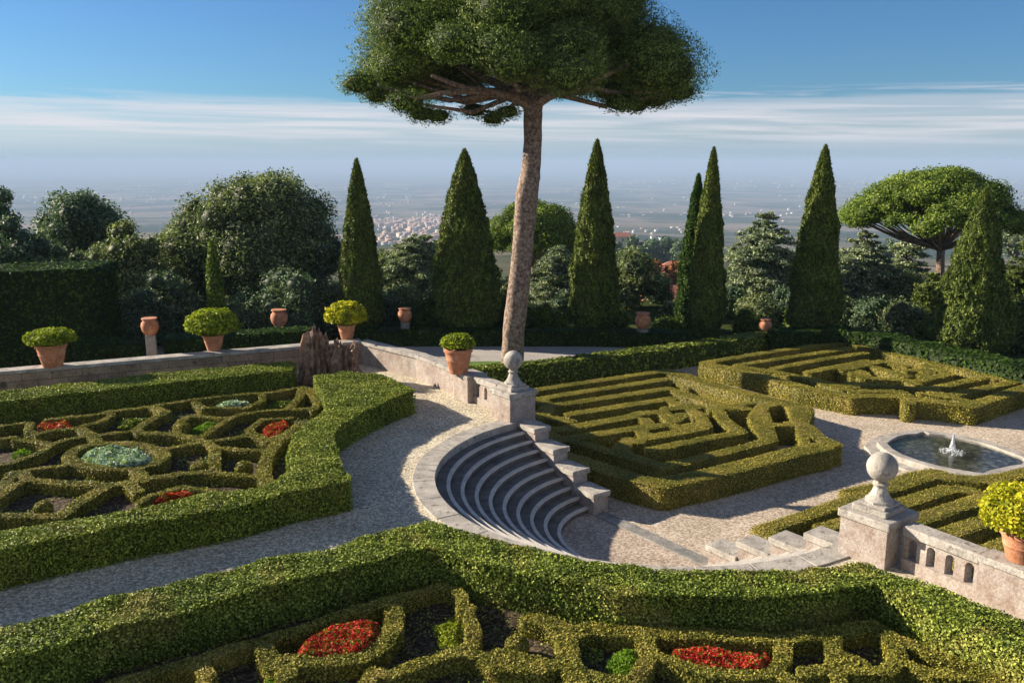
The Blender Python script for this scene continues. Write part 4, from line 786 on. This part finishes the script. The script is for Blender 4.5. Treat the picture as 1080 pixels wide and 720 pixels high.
def cedar(x, ytop, Y, wpx, label, m=CEDAR, tiers=9, name='cedar', low=.12, seed=1, group=None, leaf=.2):
    r_ = np.random.default_rng(seed+int(x)); top = W(x, ytop, Y); g = terr(math.hypot(top.x, Y)); s = Y/ray(x, ytop)[1]; R = wpx*s/2; Ht = top.z-g; e = empty(name, (top.x, Y, g), label, 'cedar', group)
    cs = []; mb = MB(); tr = max(.15, R*.06); mb.tube([(top.x, Y, g-.3), (top.x+.1, Y, g+Ht*.4), (top.x, Y, g+Ht*.95)], [tr*1.3, tr, tr*.3], 9, .05)
    for k in range(tiers):
        f = k/(tiers-1); z = g+Ht*(low+(1-low)*f)-.2; Rk = R*(1-.55*f**1.6)*(.85+.25*r_.random())*(1 if f < .9 else .6); nb = 6+int(3*r_.random())
        for b in range(nb):
            a = 2*math.pi*(b+r_.random()*.8)/nb; L_ = Rk*(.75+.3*r_.random()); dz = -.06*L_
            mb.tube([(top.x, Y, z-.15*L_), (top.x+L_*.5*math.cos(a), Y+L_*.5*math.sin(a), z+.02), (top.x+L_*.9*math.cos(a), Y+L_*.9*math.sin(a), z+dz)], [tr*.35, tr*.2, tr*.08], 5, .05)
            for j in range(3):
                q = .35+.3*j; w_ = Rk*.27*(1.2-.25*j)*(.8+.4*r_.random()); aa = a+r_.normal()*.15
                cs.append(((top.x+L_*q*math.cos(aa), Y+L_*q*math.sin(aa), z+dz*q+.1+.12*r_.normal()), (w_, w_, w_*.34)))
    link('crown', clumps_mesh('crown', cs, m, 34, leaf, .4, 1.0, core=.7, lump=.2), e); mb.build('trunk', BARKD, e, True); return e
# the great stone pine
def great_pine():
    Y = 41.; base = W(540, 387, Y); g = LOW; e = empty('stone_pine', (base.x, Y, g), 'tall leaning stone pine with a broad cloud crown and bare reddish trunk', 'stone pine')
    pth = [(540, 392, 15), (540, 384, 12.5), (541, 360, 12), (545, 320, 11.8), (549, 285, 11.2), (552, 250, 11), (554, 225, 12.0), (556, 205, 11.8), (560, 180, 10.2), (562, 150, 9.6), (562, 125, 9.4), (562, 108, 10.5)]
    pts, rad = [], []
    for i in range(len(pth)-1):
        for k in range(4):
            f = k/4; x, y, r = [pth[i][j]*(1-f)+pth[i+1][j]*f for j in range(3)]; q = W(x, y, Y); pts.append(q); rad.append(r*Y/F*(.98))
    fork = W(562, 108, Y)
    MB().tube(pts+[fork], rad+[rad[-1]], 22, .05).build('trunk', BARK, e, True)
    cs = []; r_ = np.random.default_rng(5); cx = W(549, 80, Y).x; zb = W(553, 86, Y).z; R = 157*Y/F; 
    # crown: upper dome, lower skirt, made of many puffs
    tgt = []
    for k in range(138):
        a = 2*math.pi*r_.random(); rho = math.sqrt(r_.random()); up_ = k < 84 or rho < .5
        ztop = zb+.2+4.7*max(1-rho**2, 0)**.95; zlow = zb+1.7*(1-rho)-.5*rho*r_.random()
        z = ztop-.5*r_.random() if up_ else zlow+(ztop-zlow)*.35*r_.random()
        if rho > .9: z = zlow+(ztop-zlow)*r_.random()+.2
        rr = (.9+.7*r_.random())*(1.1 if up_ else .7); c = (cx+rho*R*math.cos(a)*.97, Y+rho*R*math.sin(a)*.9, z)
        cs.append((c, (rr*1.15, rr*1.15, rr*.72)))
        if rho > .25: tgt.append(c)
    for x, y, dy, rr in ((430, 108, -3, .75), (445, 120, -2, .6), (462, 122, 0, .55), (425, 95, 2, .8), (520, 125, 1, .5), (535, 118, -2, .5), (500, 116, 2, .6), (655, 108, -2, .7), (690, 104, 0, .75), (715, 96, -1, .8), (640, 98, 2, .6), (672, 112, 1, .5), (380, 88, -2, .8), (400, 100, -1, .7)):
        c = W(x, y, Y+dy); cs.append((tuple(c), (rr*1.2, rr, rr*.65))); tgt.append(tuple(c))
    link('crown', clumps_mesh('crown', cs, PINE, 260, .10, .4, .45, core=.76, shell=(.80, 1.12), lump=.42), e)
    def limb(p, r0, name='limb'):
        P_ = [W(*q) for q in p]; MB().tube(P_, list(np.linspace(r0, r0*.25, len(P_))), 9, .07).build('limb', BARK, e, True)
    limb([(562, 112, Y), (545, 104, Y-.8), (520, 98, Y-1.6), (490, 93, Y-2.4), (455, 80, Y-3)], .30); limb([(560, 108, Y), (535, 92, Y+.8), (505, 80, Y+1.5), (470, 60, Y+2)], .28)
    limb([(563, 110, Y), (580, 100, Y-.6), (605, 92, Y-1.2), (640, 78, Y-2), (680, 62, Y-2.4)], .30); limb([(562, 106, Y), (575, 85, Y+1), (600, 72, Y+2), (650, 55, Y+3)], .28)
    limb([(562, 108, Y), (562, 80, Y+.2), (555, 45, Y), (560, 10, Y)], .32); limb([(505, 96, Y-2), (470, 98, Y-3), (440, 104, Y-3.5), (425, 100, Y-3.6)], .14); limb([(610, 90, Y-1.2), (650, 98, Y-2), (690, 98, Y-1.5), (715, 92, Y-1)], .13)
    for k in range(0, len(tgt), 3):
        c = Vector(tgt[k]); m_ = fork.lerp(c, .5)+Vector((0, 0, -.35+.2*r_.normal())); mbb = MB().tube([fork.lerp(c, .18)+Vector((0, 0, .25)), m_, c], [.13, .095, .03], 6, .05)
        mbb.build('branch', BARK, e, True)
great_pine()
def umbrella_pine(x, ytop, ybot, Y, wpx, label, m=PINEB, seed=3, xt=None, n=150):
    r_ = np.random.default_rng(seed); top = W(x, ytop, Y); bot = W(x, ybot, Y); g = terr(math.hypot(top.x, Y)); s = Y/ray(x, ytop)[1]; R = wpx*s/2; th = top.z-bot.z
    e = empty('stone_pine', (top.x, Y, g), label, 'stone pine', 'umbrella pines in the background'); cs = []; tx = top.x if xt is None else W(xt, ytop, Y).x; fk = Vector((tx, Y, g+(bot.z-g)*.80)); mb = MB(); tr = R*.034+.10
    mb.tube([(tx, Y, g-.3), (tx+.15, Y, g+(fk.z-g)*.5), tuple(fk)], [tr*1.2, tr, tr*.9], 10, .06)
    for k in range(n):
        a = 2*math.pi*r_.random(); rho = math.sqrt(r_.random()); up_ = r_.random() < .8; zt = bot.z+th*(.22+.66*max(1-rho**2, 0)**.75); z = zt-.08*th*r_.random() if up_ else bot.z+th*(.12+.35*(1-rho)+.15*r_.random())
        rr = th*.115*(.8+.7*r_.random()); c = (top.x+rho*R*.93*math.cos(a), Y+rho*R*.93*math.sin(a), z); cs.append((c, (rr*1.4, rr*1.4, rr*.8)))
        if k % 3 == 0: cv = Vector(c); mb.tube([tuple(fk), tuple(fk.lerp(cv, .5)+Vector((0, 0, -.05*R))), tuple(cv)], [tr*.4, tr*.22, tr*.08], 6, .05)
    link('crown', clumps_mesh('crown', cs, m, 70, .15, .55, .6, core=.78, shell=(.84, 1.15), lump=.32), e); mb.build('trunk', BARK, e, True); return e
umbrella_pine(990, 174, 246, 60, 176, 'bright green umbrella pine with a wide flat crown at the right', xt=1001, seed=4, n=190)
umbrella_pine(563, 208, 272, 72, 104, 'bright umbrella pine half hidden behind the great pine trunk', seed=9, n=110)
# cypresses
cypress(376, 168, 345, 50, 46, 'slim cypress left of centre beside the dark holm oak', 1.35)
cypress(490, 158, 345, 50, 76, 'broad cone shaped cypress just left of the great pine', 1.3)
cypress(630, 148, 345, 50, 52, 'tall full cypress just right of the great pine trunk', 1.4)
cypress(753, 156, 345, 49, 38, 'narrow sunlit cypress with a dark twin behind its left side', 1.4)
cypress(737, 184, 345, 50.5, 36, 'dark twin cypress half hidden behind the narrow sunlit one', 1.4, m=DARKHEDGE)
cypress(871, 154, 345, 48, 54, 'tall rough textured cypress right of the grey cedar', 1.45)
cypress(1040, 200, 362, 44, 84, 'stout green cypress in front of the wide umbrella pine', 1.05, m=GCEDAR)
cypress(223, 252, 345, 47, 17, 'small thin light green cypress before the holm oak', 3., m=BUSH, n=3500)
# big trees left
broadleaf(278, 176, 56, 150, 'huge grey green holm oak filling the left middle', OAK, 'holm oak', 'holm_oak', 130, .22, 30, low=.02, cr=.22)
broadleaf(215, 205, 57, 110, 'lower left shoulder holm oak merging with the huge one', OAK, 'holm oak', 'holm_oak', 80, .22, 30, low=.02, cr=.22)
broadleaf(325, 215, 55, 70, 'dark holm oak touching the slim left cypress', BLUEOAK, 'holm oak', 'holm_oak', 60, .22, 30, low=.0, cr=.24)
broadleaf(85, 203, 62, 120, 'dark rounded tree behind the tall clipped hedge', BLUEOAK, 'tree', 'broadleaf_tree', 90, .24, 26, low=.02)
broadleaf(130, 240, 52, 110, 'olive green bushy tree between the hedge and the holm oak', OLIVE, 'tree', 'olive_tree', 80, .2, 30, low=.0)
broadleaf(2, 197, 48, 92, 'bluish dark tree at the far left edge', BLUEOAK, 'tree', 'broadleaf_tree', 80, .22, 28, low=.02)
broadleaf(60, 262, 50, 90, 'small bluish tree above the clipped hedge top', BLUEOAK, 'tree', 'broadleaf_tree', 60, .2, 28, low=.0)
broadleaf(170, 285, 47, 90, 'shaded dark shrub mass under the olive tree', BLUEOAK, 'shrub', 'shrub', 50, .18, 30, low=.0)
broadleaf(310, 290, 49, 110, 'shaded thicket at the foot of the holm oak', BLUEOAK, 'shrub', 'shrub', 60, .18, 30, low=.0)
# middle
cedar(440, 250, 62, 100, 'grey green cedar seen between the first two cypresses', CEDAR, 9, seed=3)
broadleaf(410, 262, 70, 70, 'mottled green tree left of the first cedar', OLIVE, 'tree', 'broadleaf_tree', 50, .24, 22, low=.0)
cedar(590, 262, 58, 90, 'shadowy cedar right behind the great pine trunk', CEDAR, 9, seed=5)
broadleaf(668, 265, 60, 60, 'rounded grey green oak right of the full cypress', OAK, 'tree', 'broadleaf_tree', 50, .22, 28, low=.0, cr=.28)
broadleaf(695, 292, 62, 40, 'low dark round tree above the red roof', BLUEOAK, 'tree', 'broadleaf_tree', 35, .2, 28, low=.0, cr=.28)
cedar(808, 226, 60, 100, 'spreading blue grey cedar between two tall cypresses', CEDAR, 11, seed=2)
cedar(915, 246, 60, 84, 'blue grey cedar right of the rough cypress', CEDAR, 10, seed=7)
cedar(958, 250, 66, 70, 'cedar partly under the umbrella pine crown', CEDAR, 10, seed=8)
cedar(985, 290, 50, 70, 'yellow green cedar at the foot of the umbrella pine', GCEDAR, 8, seed=11, low=.0)
cedar(1090, 262, 52, 90, 'yellow green cedar cut by the right edge', GCEDAR, 9, seed=12, low=.0)
for k, (x, y, w_, lb) in enumerate(((578, 322, 40, 'bright low bush right of the great pine foot'), (650, 322, 30, 'bright low bush under the rounded oak'), (705, 338, 40, 'low bush under the red roof'), (790, 328, 34, 'low bush left of the sunlit jar'), (455, 318, 60, 'dark low bush under the first cedar'), (850, 322, 40, 'low bush at the foot of the rough cypress'), (545, 318, 50, 'shaded low bush behind the great trunk'))):
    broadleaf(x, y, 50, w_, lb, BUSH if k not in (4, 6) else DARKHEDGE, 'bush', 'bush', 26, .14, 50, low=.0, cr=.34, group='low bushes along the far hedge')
for k, (x, y, w_, Y_, m_) in enumerate(((60, 325, 70, 46, 0), (120, 318, 60, 47, 1), (255, 305, 60, 48, 0), (345, 300, 60, 51, 1), (395, 308, 44, 53, 0), (425, 300, 46, 56, 1), (475, 300, 50, 58, 0), (520, 300, 40, 56, 1), (600, 300, 44, 56, 0), (715, 318, 40, 56, 1), (770, 305, 44, 56, 0), (800, 312, 44, 53, 1), (835, 305, 44, 55, 0), (890, 312, 50, 52, 1), (925, 318, 46, 50, 0), (955, 322, 50, 48, 1), (990, 330, 50, 46, 2), (1075, 318, 60, 46, 2), (905, 285, 60, 62, 0), (950, 290, 60, 60, 1), (1060, 300, 60, 55, 0))):
    wh = ['dark bluish shrub', 'grey green shrub', 'yellow green shrub'][m_]; ps = ['in front of the tall clipped hedge', 'under the olive green tree', 'below the huge holm oak', 'between stump and slim cypress', 'right of the slim left cypress foot', 'just left of the cone cypress', 'behind the cone cypress foot', 'left of the great trunk, behind the road', 'right of the great trunk, behind the road', 'left of the twin cypresses foot', 'right of the twin cypresses foot', 'under the spreading cedar', 'left of the rough cypress foot', 'right of the rough cypress foot', 'behind the far maze corner', 'under the cedar by the umbrella pine', 'left of the stout cypress foot', 'right of the stout cypress', 'filling below the right cedar', 'filling below the umbrella pine', 'far behind the stout cypress'][k]
    broadleaf(x, y, Y_, w_, wh+' '+ps, [BLUEOAK, OAK, GCEDAR][m_], 'shrub', 'shrub', 30, .17, 40, low=.0, cr=.32, group='shrubs filling the slope edge')
# dark clipped hedges behind the road and behind the block wall
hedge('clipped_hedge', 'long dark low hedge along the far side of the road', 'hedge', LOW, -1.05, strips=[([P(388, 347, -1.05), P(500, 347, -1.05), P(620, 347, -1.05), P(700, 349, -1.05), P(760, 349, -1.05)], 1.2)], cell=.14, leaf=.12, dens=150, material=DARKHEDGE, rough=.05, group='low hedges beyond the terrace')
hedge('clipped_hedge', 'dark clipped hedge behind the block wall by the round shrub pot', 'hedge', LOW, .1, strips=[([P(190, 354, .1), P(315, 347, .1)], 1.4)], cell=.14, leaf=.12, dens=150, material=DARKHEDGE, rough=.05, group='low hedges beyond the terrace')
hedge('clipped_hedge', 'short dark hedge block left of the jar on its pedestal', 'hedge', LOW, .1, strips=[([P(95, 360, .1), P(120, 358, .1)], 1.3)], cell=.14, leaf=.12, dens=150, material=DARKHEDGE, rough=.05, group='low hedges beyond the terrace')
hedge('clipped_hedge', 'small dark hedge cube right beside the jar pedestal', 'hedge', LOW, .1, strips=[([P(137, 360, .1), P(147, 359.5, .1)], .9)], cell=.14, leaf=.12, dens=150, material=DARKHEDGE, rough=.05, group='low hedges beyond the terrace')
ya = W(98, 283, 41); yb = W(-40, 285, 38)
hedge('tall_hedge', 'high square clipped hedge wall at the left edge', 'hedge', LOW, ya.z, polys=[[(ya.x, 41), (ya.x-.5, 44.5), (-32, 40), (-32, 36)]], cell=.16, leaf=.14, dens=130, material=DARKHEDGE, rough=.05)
# slope trees, houses, distant towns
r_ = np.random.default_rng(21)
def house(x, y, Y, w_, d_h, h_, roofh, ang, label):
    c = W(x, y, Y); g = c.z; e = empty('house', (c.x, Y, g), label, 'house', 'houses on the slope below the garden')
    wl = MB().obox((c.x, Y), w_/2, d_h/2, g-6, g+h_, ang).build('walls', HOUSEM, e); ca, sa = math.cos(ang), math.sin(ang)
    def T(a, b, z): return (c.x+ca*a-sa*b, Y+sa*a+ca*b, z)
    o = .5; V = [T(-w_/2-o, -d_h/2-o, g+h_), T(w_/2+o, -d_h/2-o, g+h_), T(w_/2+o, d_h/2+o, g+h_), T(-w_/2-o, d_h/2+o, g+h_), T(-w_/2+d_h*.35, 0, g+h_+roofh), T(w_/2-d_h*.35, 0, g+h_+roofh)]
    MB().add(V, [(0, 1, 5, 4), (1, 2, 5), (2, 3, 4, 5), (3, 0, 4), (3, 2, 1, 0)]).build('roof', ROOFM, e)
    for k in range(3):
        a = -w_/2+w_*(k+.5)/3; MB().add([T(a-.5, -d_h/2-.03, g+h_*.35), T(a+.5, -d_h/2-.03, g+h_*.35), T(a+.5, -d_h/2-.03, g+h_*.8), T(a-.5, -d_h/2-.03, g+h_*.8)], [(0, 1, 2, 3)]).build('window', WINM, e)
house(709, 329, 80, 9, 7, .8, 1.7, .25, 'low house with a red tiled roof beside the dark twin cypress')
house(716, 302, 190, 10, 8, 3.5, 2, -.2, 'pale house among orange autumn trees')
house(700, 305, 240, 9, 8, 3, 2, .4, 'small tan house farther down among the autumn trees')
house(655, 257, 700, 18, 12, 6, 3, .1, 'white farmhouse at the edge of the distant wood')
gi = 0
sl = [(690, 268, 150, 28, AUT), (678, 275, 160, 26, AUT), (715, 272, 150, 34, AUT), (705, 284, 170, 24, AUT), (725, 290, 130, 20, AUT), (668, 252, 420, 26, BLUEOAK), (685, 250, 420, 30, BLUEOAK), (705, 250, 430, 34, BLUEOAK), (722, 252, 410, 26, BLUEOAK), (648, 254, 400, 22, BLUEOAK), (740, 255, 400, 24, BLUEOAK),
      (400, 262, 300, 24, OLIVE), (425, 258, 340, 28, BLUEOAK), (450, 258, 330, 26, OAK), (395, 275, 200, 30, OAK), (1075, 238, 240, 44, OAK), (900, 258, 260, 30, OAK), (940, 255, 300, 30, BLUEOAK), (780, 262, 300, 26, OAK), (845, 262, 260, 26, BLUEOAK), (765, 285, 150, 30, OAK), (655, 290, 120, 34, OLIVE), (600, 285, 150, 40, OAK), (530, 290, 130, 40, OAK)]
wordc = {AUT.name: 'orange autumn', BLUEOAK.name: 'dark bluish', OLIVE.name: 'olive green', OAK.name: 'grey green'}
place = ['above the low red roof', 'left of the pale house', 'touching the dark twin cypress', 'in front of the tan house', 'lowest by the pale house', 'second from left in the distant wood', 'in the middle of the distant wood', 'tallest of the distant wood', 'right side of the distant wood', 'left end of the distant wood', 'right end of the distant wood behind the cypress',
         'right of the slim left cypress', 'before the pink town', 'right below the pink town', 'low behind the slim left cypress', 'at the far right behind the umbrella pine', 'between the rough cypress and cedar', 'under the wide pine crown, far off', 'behind the dark twin cypress', 'left of the rough cypress far behind', 'between twin cypress and spreading cedar', 'below the rounded oak right of centre', 'between great trunk and full cypress', 'between cone cypress and great trunk']
for (x, y, Y, w_, m), pl_ in zip(sl, place):
    broadleaf(x, y, Y, w_, wordc[m.name]+' tree '+pl_, m, 'tree', 'distant_tree', 22, Y*.0042+.05, 5200/(Y*Y)*1.0+1.2, low=.0, cr=.34, group='trees on the slope below the garden', zb=W(x, y+32, Y).z)
def boxes(name, label, cat, items, m):
    V = []; Q = []; mi = []
    for x, y, z, w_, d_, h__, a, fm in items:
        ca, sa = math.cos(a), math.sin(a); o = len(V)
        for zz in (z-3, z+h__):
            for p, q in ((-1, -1), (1, -1), (1, 1), (-1, 1)): V.append((x+ca*p*w_/2-sa*q*d_/2, y+sa*p*w_/2+ca*q*d_/2, zz))
        V += [(x-ca*w_/2, y-sa*w_/2, z+h__*1.35), (x+ca*w_/2, y+sa*w_/2, z+h__*1.35)]
        Q += [(o, o+1, o+5, o+4), (o+1, o+2, o+6, o+5), (o+2, o+3, o+7, o+6), (o+3, o, o+4, o+7), (o+4, o+5, o+9, o+8), (o+6, o+7, o+8, o+9)]; mi += [fm]*4+[2]*2
    o = link(name, npmesh(name, V, Q, m, mi)); prop(o, label, cat, None, 'stuff'); return o
ROOFD = stonemat('faded_roofs', [(.3, (.36, .24, .19)), (.7, (.48, .36, .30))], .05, None, 0)
TW1 = stonemat('town_plaster', [(.3, (.42, .28, .22)), (.7, (.58, .44, .36))], .05, None, 0); TW2 = stonemat('white_town_plaster', [(.3, (.48, .46, .43)), (.7, (.60, .58, .55))], .05, None, 0)
def gz(x, y): return terr(math.hypot(x, y))
it = []
for k in range(230):
    px = r_.uniform(388, 474); py = 235+r_.normal()*2.8-(px-388)*.02; Y = 8/((py-170)/F)*(1+31) if False else None
    # depth from the terrain profile along that pixel row
    ang_ = (py-HY)/F; rr = np.geomspace(200, 60000, 400); zz = np.array([terr(q) for q in rr]); k2 = np.argmax((H-zz)/rr < ang_); D = rr[k2]
    a = math.atan((px-540)/F/math.cos(PITCH)); x, y = D*math.sin(a), D*math.cos(a); it.append((x+r_.normal()*15, y+r_.normal()*90, gz(x, y), r_.uniform(9, 22), r_.uniform(9, 14), r_.uniform(5, 11), r_.uniform(-.5, .5), 0 if r_.random() < .8 else 1))
boxes('distant_town', 'pink and cream hill town on the plain left of the cone cypress', 'town', it, [TW1, TW2, ROOFD])
def scatter(n, x0, x1, y0, y1, wmin, wmax, wh, clus=0):
    it = []; cl = [(r_.uniform(x0, x1), r_.uniform(y0, y1)) for _ in range(clus)]
    rr = np.geomspace(200, 60000, 500); zz = np.array([terr(q) for q in rr]); aa = (H-zz)/rr
    for k in range(n):
        if clus and r_.random() < .8: c = cl[r_.integers(len(cl))]; px = c[0]+r_.normal()*22; py = max(c[1]+r_.normal()*1.6, 178)
        else: px, py = r_.uniform(x0, x1), r_.uniform(y0, y1)
        D = rr[np.argmax(aa < (py-HY)/F)] if (aa < (py-HY)/F).any() else 30000
        D *= r_.uniform(.98, 1.02); a = math.atan((px-540)/F); x, y = D*math.sin(a), D*math.cos(a); s_ = (.6+D/7000); it.append((x, y, gz(x, y), r_.uniform(wmin, wmax)*s_, r_.uniform(8, 14)*s_, r_.uniform(3.5, 8)*s_, r_.uniform(-.6, .6), 1 if r_.random() < wh else 0))
    return it
boxes('distant_suburb', 'scattered roofs and sheds below the pink hill town', 'houses', scatter(120, 385, 480, 243, 258, 8, 16, .4), [TW1, TW2, ROOFD])
boxes('distant_villages', 'tiny pale villages sprinkled over the hazy plain', 'villages', scatter(700, -60, 1140, 182, 230, 6, 14, .5, 60), [TW1, TW2, ROOFD])
boxes('distant_hamlet', 'pale houses along the foot of the slope right of centre', 'houses', scatter(24, 640, 760, 236, 250, 8, 14, .6), [TW1, TW2, ROOFD])
# ================================================================== HAZE
hz = bpy.data.materials.new('haze'); hz.use_nodes = True; ht = hz.node_tree; ht.nodes.clear(); ho = ht.nodes.new('ShaderNodeOutputMaterial'); pv = ht.nodes.new('ShaderNodeVolumePrincipled')
pv.inputs['Color'].default_value = (.41, .55, .76, 1); pv.inputs['Density'].default_value = 1.35e-4; pv.inputs['Anisotropy'].default_value = 0.0; ht.links.new(pv.outputs[0], ho.inputs['Volume'])
try: hz.cycles.homogeneous_volume = True
except Exception: pass
hb = MB().obox((0, 0), 95000, 95000, -330, 30).build('haze', hz); hb['kind'] = 'stuff'; hb['label'] = 'blue haze over the plain'
